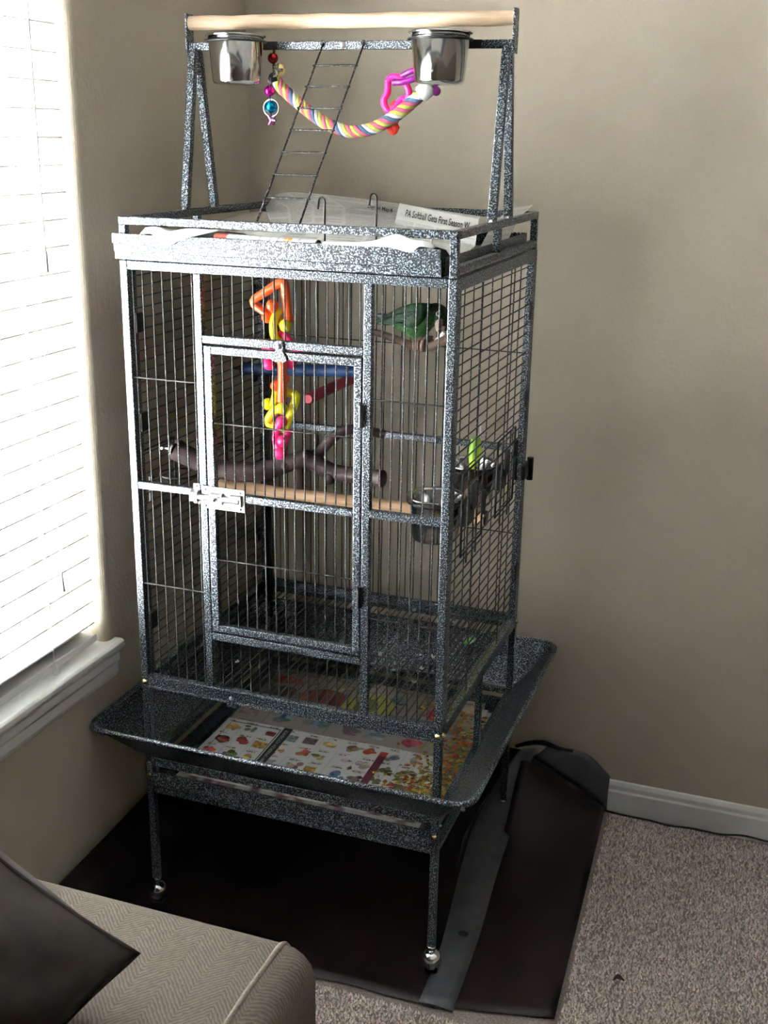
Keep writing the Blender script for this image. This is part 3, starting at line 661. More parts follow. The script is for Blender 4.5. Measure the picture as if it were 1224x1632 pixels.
MB().path([at(436, 124, 1, Y2), at(438, 131, 1, Y2)], [.006, .007], 10).build('black_bead', 'cord', bt)
Y3 = .29
rt_ = links('heart_link_toy', Y3, 'pink heart-shaped and purple plastic links hanging behind the rope perch', [
    ('hotpink', .0060, [(632, 147, 0), (648, 156, .004), (653, 142, 0), (645, 128, 0), (630, 122, 0), (618, 130, 0), (618, 147, 0), (612, 158, 0), (614, 170, 0), (622, 178, 0), (634, 166, .002), (641, 158, .004)][5:] + [(648, 160, .004)], []),
    ('hotpink', .0060, [(618, 130, 0), (624, 123, 0), (636, 123, 0), (646, 132, 0), (652, 147, 0), (649, 158, .004)], []),
    ('purple', .0052, [(640, 121, .0), (652, 115, -.006), (668, 110, -.006)], []),
    ('purple', .0056, [(628, 131, -.012), (640, 131, -.014), (655, 127, -.014), (670, 122, -.012)], [(629, 131, -.012, .0062)]),
    ('purple', .0060, [(690, 128, -.01), (692, 136, -.014), (696, 146, -.014)], [(695, 145, -.014, .0085), (690, 137, -.012, .0075)]),
    ('red', .0050, [(624, 168, .006), (630, 166, .006), (631, 185, .006), (626, 196, .006)], [(629, 169, .004, .0068), (631, 193, .004, .0055)]),
    ('red', .0056, [(619, 202, .006), (627, 211, .006), (633, 200, .006)], [(622, 203, .006, .0072), (630, 203, .006, .0075), (626, 208, .006, .0070)]),
], org=at(626, 212, 1, Y3))
# braided rope perch
rope = thing('rope_perch', at(435, 128, 1, Y2), 'multicoloured braided cotton rope perch slung under the crossbar', 'perch')
YR = .27
cp = smooth_path([at(u, v, 1, YR) for u, v in ((436, 124), (452, 143), (484, 171), (520, 197), (560, 210), (600, 202), (636, 180), (662, 158), (680, 143))], 14)
nC = len(cp); R1, R2 = .0068, .0047; col = ['rope_pink', 'rope_green', 'rope_white', 'rope_blue', 'rope_pink', 'rope_green']
dist = [0.]
for i in range(1, nC): dist.append(dist[-1]+(cp[i]-cp[i-1]).length)
for k_ in range(6):
    pts_ = []
    for i in range(nC):
        t = (cp[min(i+1, nC-1)]-cp[max(i-1, 0)]).normalized(); e = Vector((0, 1, 0)); g = t.cross(e).normalized()
        a = 2*math.pi*(dist[i]/.052)+k_*math.pi/3
        pts_.append(cp[i]+(e*math.cos(a)+g*math.sin(a))*R1)
    MB().path(pts_, R2, 8).build('strand', col[k_], rope)
d_ = (cp[-1]-cp[-4]).normalized()
MB().path([cp[-1]-d_*.014, cp[-1]-d_*.012, cp[-1]+d_*.006, cp[-1]+d_*.011], [.0135, .0150, .0140, .008], 14).build('end_cap', 'string', rope)
d_ = (cp[0]-cp[3]).normalized()
MB().path([cp[0]-d_*.006, cp[0]+d_*.004, cp[0]+d_*.008], [.011, .0095, .005], 12).build('start_cap', 'cord', rope)
for a, b in ((cp[0], Vector((cp[0].x, YC-T/2-.0, 1.6765))), (cp[-1], Vector((cp[-1].x+.004, YC-T/2-.0, 1.6765)))):
    MB().path([a, (a+b)/2+Vector((0, -.004, 0)), b], .0014, 6).build('hanging_clip', 'wire', rope)

# lime toy on the side bars, with its white string
lime = thing('wood_block_toy', (.588, .232, .954), 'lime green and yellow wooden block toy tied to the right side bars with white string', 'bird toy')
M['lime'] = noisy('lime_block', [(.4, (.26, .50, .05)), (.5, (.48, .70, .04)), (.62, (.70, .82, .02))], 26, .55, detail=3.)
rows = []
for i in range(9):
    t = i/8; z = .952+.056*t; hw = .0065+.0085*math.sin(math.pi*min(1, max(0, .12+.8*t)))**.8
    rows.append([Vector((.588+.0105*math.cos(a)*(hw/.015)**.6, .232+1.35*hw*math.sin(a), z)) for a in [2*math.pi*j/14 for j in range(15)]])
lb = MB().grid(rows); lb.add(rows[0][:-1], [tuple(range(14))]); lb.add(rows[-1][:-1], [tuple(range(14))])
lb.build('block', 'lime', lime)
MB().path(smooth_path([(.590, .248, .985), (.592, .252, 1.000), (.5935, .240, 1.012), (.600, .246, 1.018), (.600, .250, 1.010), (.594, .246, 1.013), (.596, .232, 1.030), (.599, .222, 1.040)], 4), .0016, 6).ball((.598, .246, 1.013), .0038).path(smooth_path([(.598, .246, 1.013), (.600, .262, 1.016), (.601, .278, 1.022)], 4), .001, 6).build('tie_string', 'string', lime)
lf = thing('chewed_toy', at(750, 1023, 2, ZB0+.012), 'small bright green chewed toy piece lying on the cage floor grate', 'bird toy')
cc = at(750, 1022, 2, ZB0+.018)
MB().path(smooth_path([cc+Vector((-.011, -.008, -.0035)), cc+Vector((-.003, .0, .001)), cc+Vector((.004, .012, .002))], 4), lerp_list([.0045, .0078, .0055], 4), 10).build('toy_piece', noisy('mint_green_block', [(.4, (.12, .45, .14)), (.6, (.40, .75, .40))], 60, .6), lf)

# ================================================================== paper
def sheet(name, surf, nu, nv, img, label, cat, group=None, thick=.0005, parent=None):
    """surf(s,t)->Vector; img (nv,nu,3) is the flat print, one colour per vertex"""
    vs = [surf(i/(nu-1), j/(nv-1)) for j in range(nv) for i in range(nu)]
    fs = [(j*nu+i, j*nu+i+1, (j+1)*nu+i+1, (j+1)*nu+i) for j in range(nv-1) for i in range(nu-1)]
    org = vs[0].copy() if parent is None else ORG[parent.name]
    me = bpy.data.meshes.new(name); me.from_pydata([tuple(q-org) for q in vs], [], fs)
    me.polygons.foreach_set('use_smooth', [True]*len(fs))
    ca = me.color_attributes.new('print', 'FLOAT_COLOR', 'POINT')
    rgba = np.ones((nv*nu, 4), dtype=np.float32); rgba[:, :3] = img.reshape(-1, 3); ca.data.foreach_set('color', rgba.ravel())
    me.materials.append(M['paper_print'])
    o = finish(bpy.data.objects.new(name, me), parent, org)
    q = o.modifiers.new('solid', 'SOLIDIFY'); q.thickness = thick; q.offset = 0
    if label: tag(o, label, cat, group)
    return o
def column_print(nu, nv, seed, cols=5, base=(.66, .655, .63), lead=.25, edge=0):
    """grey newspaper columns"""
    rng = np.random.RandomState(seed); im = np.ones((nv, nu, 3))*np.array(base); cw = nu/cols
    for c_ in range(cols):
        a, b = int(c_*cw+cw*.07), int((c_+1)*cw-cw*.05); j = int(nv*.03)
        while j < nv-3:
            if rng.rand() < .06: j += 4
            if j >= nv: break
            L_ = b if rng.rand() > .2 else int(a+(b-a)*rng.uniform(.3, .9))
            im[j, a:L_] = im[j, a:L_]*(1-lead*(.4+.6*rng.rand(max(L_-a, 0))[:, None]))
            j += 2
    for b_ in range(edge):                                          # printed blocks near the folded front edge
        a = rng.randint(0, nu); im[:max(2, nv//9), a:a+max(2, nu//30)] *= rng.uniform(.25, .8)*np.array([1, rng.uniform(.6, 1), rng.uniform(.6, 1)])
    return im
def flyer_print(nu, nv, seed, base=(.56, .55, .54), rows=3, cols=6, banner=True):
    """grocery flyer: product pictures, price lines, black banner"""
    rng = np.random.RandomState(seed); im = np.ones((nv, nu, 3))*np.array(base)
    pal = [(.40, .09, .04), (.42, .26, .07), (.12, .14, .06), (.10, .15, .20), (.26, .20, .15), (.36, .05, .06), (.24, .20, .08), (.12, .10, .09), (.46, .36, .14), (.22, .26, .27), (.34, .30, .27)]
    cw, ch = nu/cols, nv/rows
    yy, xx = np.mgrid[0:nv, 0:nu]
    for r_ in range(rows):
        for c_ in range(cols):
            x0, y0 = c_*cw, r_*ch; p = np.array(pal[rng.randint(len(pal))]); k0 = rng.rand()
            cx0, cy0 = x0+cw*rng.uniform(.35, .65), y0+ch*rng.uniform(.30, .42)
            if k0 < .35:                                         # square picture with mottled contents
                rx, ry = cw*rng.uniform(.22, .36), ch*rng.uniform(.16, .24)
                m_ = (np.abs(xx-cx0) < rx) & (np.abs(yy-cy0) < ry); g_ = np.kron(rng.rand(nv//4+1, nu//4+1), np.ones((4, 4)))[:nv, :nu, None]
                im = np.where(m_[..., None], p*(.5+.9*g_), im)
            else:                                                # heap of goods
                for _ in range(rng.randint(4, 10)):
                    cx, cy = cx0+cw*rng.normal(0, .13), cy0+ch*rng.normal(0, .10); rx, ry = cw*rng.uniform(.09, .22), ch*rng.uniform(.07, .18)
                    q_ = p*rng.uniform(.5, 1.5)+rng.uniform(-.04, .06, 3)
                    m_ = (((xx-cx)/rx)**2+((yy-cy)/ry)**2) < 1
                    im = np.where(m_[..., None], q_*(.75+.5*rng.rand(nv, nu, 1)), im)
            for q in range(3):                                   # price and name lines
                j = int(y0+ch*(.93-.09*q)); a = int(x0+cw*rng.uniform(.08, .3)); n_ = int(cw*rng.uniform(.35, .6))
                hgt = 3 if q == 1 else 1
                msk = rng.rand(n_) > .35
                for dj in range(hgt):
                    if 0 <= j-dj < nv:
                        seg_ = im[j-dj, a:a+n_]; seg_[msk[:len(seg_)]] = (.12, .11, .11)
            if rng.rand() < .5: im[int(y0):int(y0+ch), int(x0):int(x0)+1] *= .7
    if banner:
        a = int(nu*.265); bw = int(nu*.042); im[:, a:a+bw] = (.025, .025, .028)
        for j in range(8, nv-8, 4): im[j:j+2, a+bw//3:a+2*bw//3] = np.where(rng.rand(1, 2*bw//3-bw//3, 1) > .4, .45, .04)
    return np.clip(im, 0, 1)
def bil(c, s, t):
    a, b, d, e = c
    return (a*(1-s)+b*s)*(1-t)+(d*(1-s)+e*s)*t
NZ = lambda p, sc, am: mnoise.noise(p*sc)*am
# --- bottom tray papers (z of the pile on the tray)
TZ = .3235
def tray_pt(u, v, dz=0.): return at(u, v, 2, TZ+dz)
def flat_sheet(x0, x1, y0, y1, z, amp, ph, rot=0.):
    cx, cy = (x0+x1)/2, (y0+y1)/2
    def f(s, t):
        x, y = x0+(x1-x0)*s-cx, y0+(y1-y0)*t-cy
        X, Y = cx+x*math.cos(rot)-y*math.sin(rot), cy+x*math.sin(rot)+y*math.cos(rot)
        return Vector((X, Y, z+NZ(Vector((X+ph, Y, ph)), 7., amp)+NZ(Vector((X, Y+ph, 2*ph)), 22., amp*.3)))
    return f
NW = 'newspapers lining the bottom tray'
for k_ in range(4):                      # pile underneath, edges seen at the front of the tray
    sheet('newspaper', flat_sheet(.045+.006*k_, .572-.008*k_, .022+.004*k_, .530, .2965+.0060*k_, .0015, 3.1*k_), 50, 30, column_print(50, 30, 40+k_, base=(.60, .59, .56), edge=14) if k_ < 3 else flyer_print(50, 30, 5, rows=3, cols=4, banner=False),
          ['folded newspaper at the very bottom of the tray pile', 'folded newspaper second from the bottom in the tray pile', 'folded newspaper third from the bottom in the tray pile', 'coloured flyer under the two top flyers in the tray'][k_], 'newspaper', NW)
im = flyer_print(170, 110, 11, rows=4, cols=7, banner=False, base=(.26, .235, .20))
yy, xx = np.mgrid[0:110, 0:170]
def blot(im, cx, cy, rx, ry, c_, sd):
    r_ = np.random.RandomState(sd); m_ = ((xx-cx)/rx)**2+((yy-cy)/ry)**2 < 1; return np.where(m_[..., None], np.array(c_)*(r_.rand(*xx.shape, 1)*.5+.7), im)
im = blot(im, 52, 74, 18, 15, (.20, .055, .04), 1); im = blot(im, 88, 70, 20, 24, (.32, .30, .08), 2); im = blot(im, 86, 74, 9, 12, (.12, .13, .03), 3); im = blot(im, 140, 80, 9, 9, (.55, .05, .09), 4); im = blot(im, 20, 62, 16, 20, (.10, .08, .07), 5)
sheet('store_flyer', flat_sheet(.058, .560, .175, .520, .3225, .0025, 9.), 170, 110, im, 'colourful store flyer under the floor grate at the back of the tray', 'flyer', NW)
im = flyer_print(420, 150, 23, rows=4, cols=11, banner=True, base=(.55, .545, .54))
im[:, :8] = .55; im[140:142, 12:108] = (.04, .04, .04); im[10:141, 107:109] = (.04, .04, .04); im[10:141, 12:13] = (.1, .1, .1)
im[16:134, 300:314] = (.12, .025, .045); im[122:134, 300:314] = (.36, .05, .05)
fs_ = flat_sheet(.062, .560, .036, .245, .3275, .0028, 21., .015)
sheet('grocery_flyer', fs_, 420, 150, im, 'white grocery flyer with rows of products at the front of the tray', 'flyer', NW)
# spilled food on the flyers
sv, sf, sc_ = [], [], []
rng = np.random.RandomState(3)
palf = np.array([(.62, .16, .03), (.55, .30, .05), (.42, .34, .07), (.24, .28, .06), (.50, .40, .20), (.45, .08, .03), (.20, .10, .05)])
for i in range(900):
    u = rng.uniform(0, 1)
    x = .588-abs(rng.normal(0, .055)); y = rng.uniform(.04, .46) if rng.rand() > .45 else .05+abs(rng.normal(0, .07))
    if not (.33 < x < .586 and .03 < y < .52): continue
    z = (fs_(min(max((x-.062)/.498, 0), 1), min(max((y-.036)/.209, 0), 1)).z if y < .25 and x < .56 else (.3225 if x < .56 else .3225))+.0015
    r_ = rng.uniform(.0028, .0075); n0 = len(sv); th = rng.rand(6)*6.28
    pts_ = [(1, 0, 0), (-1, 0, 0), (0, 1, 0), (0, -1, 0), (0, 0, .6), (0, 0, -.4)]
    a = rng.rand()*6.28
    for p in pts_:
        px, py = p[0]*r_*1.3, p[1]*r_*.8
        sv.append((x+px*math.cos(a)-py*math.sin(a), y+px*math.sin(a)+py*math.cos(a), z+p[2]*r_*.7)); 
    c_ = palf[rng.randint(len(palf))]*rng.uniform(.35, .95); sc_ += [c_]*6
    sf += [(n0+q[0], n0+q[1], n0+q[2]) for q in ((0, 2, 4), (2, 1, 4), (1, 3, 4), (3, 0, 4), (2, 0, 5), (1, 2, 5), (3, 1, 5), (0, 3, 5))]
def color_mesh(name, v, f, c, org):
    me = bpy.data.meshes.new(name); me.from_pydata([tuple(Vector(q)-org) for q in v], [], f)
    ca = me.color_attributes.new('print', 'FLOAT_COLOR', 'POINT'); rgba = np.ones((len(v), 4), dtype=np.float32); rgba[:, :3] = np.clip(np.array(c), 0, 1); ca.data.foreach_set('color', rgba.ravel())
    me.materials.append(M['paper_print']); return finish(bpy.data.objects.new(name, me), None, org)
so = color_mesh('spilled_food', sv, sf, sc_, Vector((.55, .15, .325)))
tag(so, 'orange and yellow spilled food crumbs over the flyers in the tray', 'crumbs', kind='stuff')
# droppings / crumbs along the right grate rail and skirt
sv, sf, sc_ = [], [], []
for i in range(300):
    y = rng.uniform(.03, .50); on_skirt = rng.rand() > .5
    if on_skirt: q = rng.rand()**2*.55; x = W+.004+q*OV; z = ZI+(ZS-ZI)*q+.004
    else: x = W-rng.uniform(.001, .013); z = ZB1-.0035
    r_ = rng.uniform(.001, .0034); n0 = len(sv); a = rng.rand()*6.28
    for p in pts_:
        px, py = p[0]*r_, p[1]*r_*1.8
        sv.append((x+px*math.cos(a)-py*math.sin(a), y+px*math.sin(a)+py*math.cos(a), z+p[2]*r_*.35))
    c_ = [np.array((.17, .18, .07)), np.array((.24, .24, .14)), np.array((.20, .10, .035))][rng.choice(3, p=[.5, .35, .15])]*rng.uniform(.5, 1.1); sc_ += [c_]*6
    sf += [(n0+q[0], n0+q[1], n0+q[2]) for q in ((0, 2, 4), (2, 1, 4), (1, 3, 4), (3, 0, 4), (2, 0, 5), (1, 2, 5), (3, 1, 5), (0, 3, 5))]
so = color_mesh('dried_crumbs', sv, sf, sc_, Vector((W, .25, .53)))
tag(so, 'dried yellowish crumbs along the right rail and skirt of the cage', 'crumbs', kind='stuff')
# down feathers on the grate
M['fluff'] = simple('white_down', (.55, .55, .54), .9)
fl_spots = [(625, 975), (660, 973), (676, 982), (724, 992), (605, 1043), (668, 1044), (672, 1066), (690, 1047), (628, 1068), (660, 1087), (378, 1055), (770, 1008)]
fl_lab = ['tuft of white down beside the door jamb at the back of the grate', 'tuft of white down on the grate between the two back tufts', 'tuft of white down on the grate, right of the back pair', 'white down tuft at the back right of the grate', 'white down tuft near the lower hinge of the cage door', 'small white down tuft in the middle of the right grate', 'white speck of down below the middle tuft', 'white down tuft next to the right front post', 'white down tuft above the red flyer, left one', 'white down tuft hanging over the dark tray edge', 'white down tuft on the grate behind the left door jamb', 'white down tuft close to the right side rail']
for i, (u, v) in enumerate(fl_spots):
    c = at(u, v, 2, ZB0+.0135); mb = MB(); k_ = random.uniform(.7, 1.15)
    mb.ball(c, .0028*k_, 8, 5, (1.2, 1, .7))
    for j in range(14):
        d = Vector((random.uniform(-1, 1), random.uniform(-1, 1), random.uniform(0, .6))).normalized()
        mb.path([c, c+d*.004*k_, c+d*.0065*k_+Vector((0, 0, .0008))], [.0013, .0011, .0003], 5)
    tag(mb.build('down_feather', 'fluff', None, org=c), fl_lab[i], 'feather', 'down feathers on the cage floor')

# --- papers on the play top
PT = 'newspapers on the play top'
def strip_surface(rows):
    """rows: list of polylines (list of Vector) -> surface"""
    R_ = [smooth_path(r, 8) if len(r) > 2 else r for r in rows]
    def samp(line, s):
        q = s*(len(line)-1); i = min(int(q), len(line)-2); return line[i].lerp(line[i+1], q-i)
    def f(s, t):
        q = t*(len(R_)-1); i = min(int(q), len(R_)-2); w_ = q-i
        return samp(R_[i], s).lerp(samp(R_[i+1], s), w_)
    return f
# left sheet: a broad grey page leaning up on the back rail
A = strip_surface([[Vector((.035, .060, 1.330)), Vector((.20, .055, 1.336)), Vector((.40, .050, 1.334)), Vector((.55, .05, 1.331))],
                   [at(432, 356, 1, .25), at(500, 354, 1, .25), at(600, 362, 1, .25), at(690, 372, 1, .25)],
                   [at(424, 334, 1, .44), at(500, 328, 1, .44), at(600, 336, 1, .44), at(690, 350, 1, .44)],
                   [at(424, 329, 1, .545), at(455, 307, 1, .545), at(585, 318, 1, .545), at(690, 333, 1, .55)]])
imA = column_print(150, 90, 3, cols=6, base=(.60, .595, .57), lead=.50)
nsA = sheet('newspaper', A, 150, 90, imA, 'grey newspaper page leaning on the back rail, behind the ladder and hooks', 'newspaper', PT)
# right sheet with the headline, planar around the headline
P0, P1, P2 = at(646, 346, 1, .335), at(748, 367.5, 1, .275), at(649, 333, 1, .360)
eu = (P1-P0).normalized(); LU, LV = (P1-P0).length, (P2-P0).length; ev = (P2-P0)/LV; en = eu.cross(ev).normalized()
pb = lambda u, v: P0+eu*u+ev*(LV*v)
Bs = strip_surface([[Vector((.43, .09, 1.3325)), Vector((.57, .07, 1.3320))], [pb(-.022, -1.6), pb(LU+.018, -1.6)], [pb(-.022, 1.5), pb(LU+.018, 1.5)], [at(636, 325, 1, .535), at(766, 345, 1, .540)]])
imB = column_print(140, 110, 8, cols=4, base=(.68, .675, .65), lead=.45)
imB[50:74] = (.68, .675, .65)
nsB = sheet('newspaper', Bs, 140, 110, imB, 'newspaper page with a bold softball headline at the right of the cage top', 'newspaper', PT)
def headline(txt, p0, eu, ev, en, length, parent, name='headline', height=None):
    cu = bpy.data.curves.new(name, 'FONT'); cu.body = txt; cu.size = 1.0; cu.resolution_u = 2; cu.offset = .018
    tmp = bpy.data.objects.new(name+'_tmp', cu); COL.objects.link(tmp)
    dg = bpy.context.evaluated_depsgraph_get(); me = bpy.data.meshes.new_from_object(tmp.evaluated_get(dg))
    bpy.data.objects.remove(tmp); bpy.data.curves.remove(cu)
    xs_ = [q.co.x for q in me.vertices]; wd = max(xs_)-min(xs_); sc = length/wd; x0 = min(xs_)
    org = ORG[parent.name]; hs_ = (height or sc)
    for q in me.vertices:
        q.co = p0+eu*((q.co.x-x0)*sc)+ev*(q.co.y*hs_)+en*.0022-org
    me.name = name; me.materials.clear(); me.materials.append(M['ink'])
    return finish(bpy.data.objects.new(name, me), parent, org)
headline('PA Softball Gets First Season W', P0, eu, ev, en, LU*1.0, nsB, height=LV*1.15)
# second headline on the left page: its readable end
Q0, Q1, Q2 = at(586, 334, 1, .447), at(625, 341, 1, .430), at(588, 326, 1, .495)
eu2 = (Q1-Q0).normalized(); ev2 = (Q2-Q0).normalized(); en2 = eu2.cross(ev2).normalized()
headline('Day on May 4', Q0, eu2, ev2, en2, (Q1-Q0).length, nsA, height=.052).location.z += .0015
# folded papers at the front
C1 = strip_surface([[Vector((.050, -.0112, 1.3668)), Vector((.076, -.0125, 1.3668)), Vector((.100, -.016, 1.3480)), Vector((.135, -.0150, 1.3625)), Vector((.19, -.0125, 1.3765))],
                    [Vector((.058, -.004, 1.3780)), Vector((.080, -.006, 1.3800)), Vector((.105, -.010, 1.3740)), Vector((.14, -.006, 1.3795)), Vector((.20, -.003, 1.3790))],
                    [Vector((.055, .045, 1.366)), Vector((.085, .05, 1.370)), Vector((.115, .05, 1.368)), Vector((.15, .05, 1.370)), Vector((.22, .05, 1.370))],
                    [Vector((.06, .11, 1.340)), Vector((.09, .11, 1.348)), Vector((.12, .11, 1.345)), Vector((.16, .11, 1.342)), Vector((.23, .11, 1.338))]])
sheet('newspaper', C1, 70, 36, column_print(70, 36, 14, cols=3, base=(.74, .73, .70), lead=.15), 'crumpled newspaper corner flopping over the front tray lip at the left', 'newspaper', PT)
def roll(s, t):
    a = math.radians(-40+250*t); x = .185+.185*s
    return Vector((x, .010-.012*math.cos(a)*1.0, 1.3672+.0058*math.sin(a)-.0035*s))
imR = np.ones((14, 80, 3))*.78; imR[:, 0:11] = (.62, .16, .12); imR[:, 54:61] = np.where(np.random.RandomState(2).rand(14, 7, 1) > .35, np.array((.85, .38, .05)), .78)
for c_ in (20, 28, 36, 44, 50, 66): imR[:, c_] = .45
sheet('rolled_paper', roll, 80, 14, imR, 'rolled white paper with red and orange print along the front tray lip', 'paper', PT)
C2 = strip_surface([[Vector((.385, -.0115, 1.3655)), Vector((.46, -.0120, 1.3655)), Vector((.50, -.0125, 1.3655)), Vector((.535, -.0165, 1.3600)), Vector((.552, -.015, 1.3690)), Vector((.572, -.0115, 1.3660))],
                    [Vector((.385, -.003, 1.3690)), Vector((.46, -.003, 1.3720)), Vector((.508, -.007, 1.3860)), Vector((.535, -.009, 1.3790)), Vector((.555, -.006, 1.3780)), Vector((.575, -.003, 1.3690))],
                    [Vector((.385, .05, 1.360)), Vector((.46, .05, 1.364)), Vector((.51, .05, 1.372)), Vector((.535, .05, 1.372)), Vector((.555, .05, 1.366)), Vector((.575, .05, 1.360))],
                    [Vector((.385, .10, 1.335)), Vector((.46, .10, 1.335)), Vector((.51, .10, 1.340)), Vector((.535, .10, 1.340)), Vector((.555, .10, 1.336)), Vector((.575, .10, 1.335))]])
sheet('newspaper', C2, 70, 36, column_print(70, 36, 15, cols=3, base=(.76, .755, .73), lead=.10), 'crumpled white newspaper flap at the right of the front tray lip', 'newspaper', PT)
C3 = strip_surface([[Vector((.545, .36, 1.336)), Vector((.585, .40, 1.340))], [Vector((.550, .44, 1.378)), Vector((.590, .47, 1.384))], [Vector((.565, .51, 1.402)), Vector((.602, .535, 1.408))]])
sheet('newspaper', C3, 20, 20, column_print(20, 20, 17, cols=2, base=(.60, .59, .56)), 'newspaper corner sticking up at the back right of the cage top', 'newspaper', PT)
C4 = strip_surface([[Vector((.02, .10, 1.332)), Vector((.10, .09, 1.334)), Vector((.20, .09, 1.333))], [Vector((.022, .25, 1.345)), Vector((.10, .25, 1.356)), Vector((.22, .25, 1.350))], [Vector((.022, .36, 1.372)), Vector((.09, .40, 1.384)), Vector((.20, .40, 1.366))]])
sheet('brown_paper', C4, 40, 40, np.ones((40, 40, 3))*np.array((.40, .36, .31)), 'plain brownish paper lying at the left of the cage top', 'paper', PT)

# ================================================================== floor mat
mat = thing('floor_mat', (.35, .3, 0), 'dark brown-black vinyl floor mat under the cage, turned up against the walls', 'floor mat')
def hmain(x, y):
    z = .004+NZ(Vector((x, y, 0)), 9., .0015)
    if y < -.05: z += .004*math.sin(x*23)**2*min(1, (-.05-y)/.04)
    return max(z, .0022)
rows = []
xl = [XW+.0165, XW+.0170, XW+.018, XW+.024, XW+.036]; zl = [.165, .10, .045, .018, .007]
for j in range(25):
    y = -.088+.765*j/24; r_ = []
    for x, z in zip(xl, zl): r_.append(Vector((x+.002*math.sin(y*17), y-.16*(1-j/24)**2, z+.010*math.sin(y*8)*(z > .09))))
    for i in range(1, 31):
        x = XW+.036+(.640-XW-.036)*i/30; r_.append(Vector((x, y-(.006*math.sin(x*9) if j == 0 else 0)-.16*max(0, (.35-x)/.42)*(1-j/24)**2, hmain(x, y))))
    rows.append(r_)
for q, z in ((.685, .012), (.6915, .030), (.6930, .07), (.6935, .125)):
    r_ = []
    for i in range(35):
        b = rows[24][i]; r_.append(Vector((b.x, min(q, q), max(b.z, z if i > 3 else max(z, b.z)))))
    rows.append(r_)
MB().grid(rows).build('vinyl_sheet', 'vinyl', mat, solid=.0018)
# right-hand flap, tenting up towards the back wall
def flap(x, y):
    t = max(0., min(1., (y-.40)/.29)); Hx = .012+.108*max(0., min(1., (.825-x)/.19))
    return .0065+Hx*t*t*(3-2*t)+NZ(Vector((x, y, 4.)), 6., .004)*(.3+t)
rows = []
for j in range(31):
    t = j/30; r_ = []
    for i in range(15):
        s = i/14
        xr = .852-.030*t; xl_ = .640-.02*t; x = xl_+(xr-xl_)*s; y = -.078+.765*t+(.045*s*(1-t))
        r_.append(Vector((x, min(y, .690), flap(x, y))))
    rows.append(r_)
MB().grid(rows).build('vinyl_flap', 'vinyl', mat, solid=.0018)
# tape: long seam strip and the strip along the upturned edge
ctl = [((.608, -.082, .0085), (.674, -.084, .0085)), ((.603, .05, .010), (.668, .06, .010)), ((.592, .15, .012), (.662, .165, .011)), ((.568, .33, .017), (.645, .36, .014)), ((.556, .50, .042), (.640, .54, .040)), ((.585, .62, .100), (.642, .64, .108)), ((.606, .680, .128), (.650, .684, .142))]
L1 = smooth_path([c[0] for c in ctl], 5); L2 = smooth_path([c[1] for c in ctl], 5)
MB().grid([[a.lerp(b, k_/4)+Vector((0, 0, .0035*math.sin(math.pi*k_/4))) for k_ in range(5)] for a, b in zip(L1, L2)]).build('tape_seam', 'tape', mat, solid=.0012)
# folded edge lying left of the seam
ctl2 = [((.560, .33, .012), (.566, .33, .020)), ((.540, .45, .016), (.556, .46, .042)), ((.548, .56, .03), (.575, .57, .082)), ((.575, .65, .06), (.600, .66, .118))]
MB().grid([[Vector(c[0]).lerp(Vector(c[1]), k_/3) for k_ in range(4)] for c in ctl2]).build('folded_edge', 'vinyl', mat, solid=.002)
lo_ = smooth_path([(.645, .672, flap(.645, .672)+.006), (.70, .676, flap(.70, .676)+.005), (.76, .680, flap(.76, .68)+.004), (.826, .684, .012)], 5)
hi_ = smooth_path([(.672, .6935, .146), (.725, .6935, .150), (.775, .6935, .143), (.826, .6935, .100)], 5)
MB().grid([[a.lerp(b, k_/5)+Vector((0, -.006*math.sin(math.pi*k_/5), 0)) for k_ in range(6)] for a, b in zip(lo_, hi_)]).build('tape_edge', 'tape', mat, solid=.0012)
bun = MB().path(smooth_path([(.598, .688, .135), (.630, .684, .152), (.665, .684, .160), (.70, .687, .152), (.735, .689, .150)], 4), lerp_list([.004, .0060, .0065, .0045, .003], 4), 8)
bun.build('bunched_edge', 'vinyl', mat)
MB().ball((.633, .125, .0158), .0105, 12, 4, (1, .8, .12)).build('hole_patch', 'cord', mat)

# power cord along the baseboard
tag(MB().path(smooth_path([(.80, .689, .010), (.86, .688, .0065), (.93, .684, .0085), (.97, .680, .0075), (1.02, .685, .009), (1.09, .688, .0075), (1.14, .689, .015), (1.20, .688, .0125), (1.32, .686, .008), (1.6, .688, .008), (2.2, .688, .008)], 6), .0024, 6).build('power_cord', 'cord', None, org=(.8, .689, .01)), 'thin black power cord lying along the foot of the white baseboard', 'cord')
c = at(986, 1562, 2, .010)
tag(MB().path(smooth_path([c+Vector((-.010, -.004, 0)), c+Vector((-.002, .005, .004)), c+Vector((.010, .001, .001))], 4), lerp_list([.0012, .0048, .0012], 4), 8).build('dry_leaf', simple('dark_leaf', (.030, .020, .017), .7), None, org=c), 'small dark dry leaf scrap lying on the carpet', 'leaf')

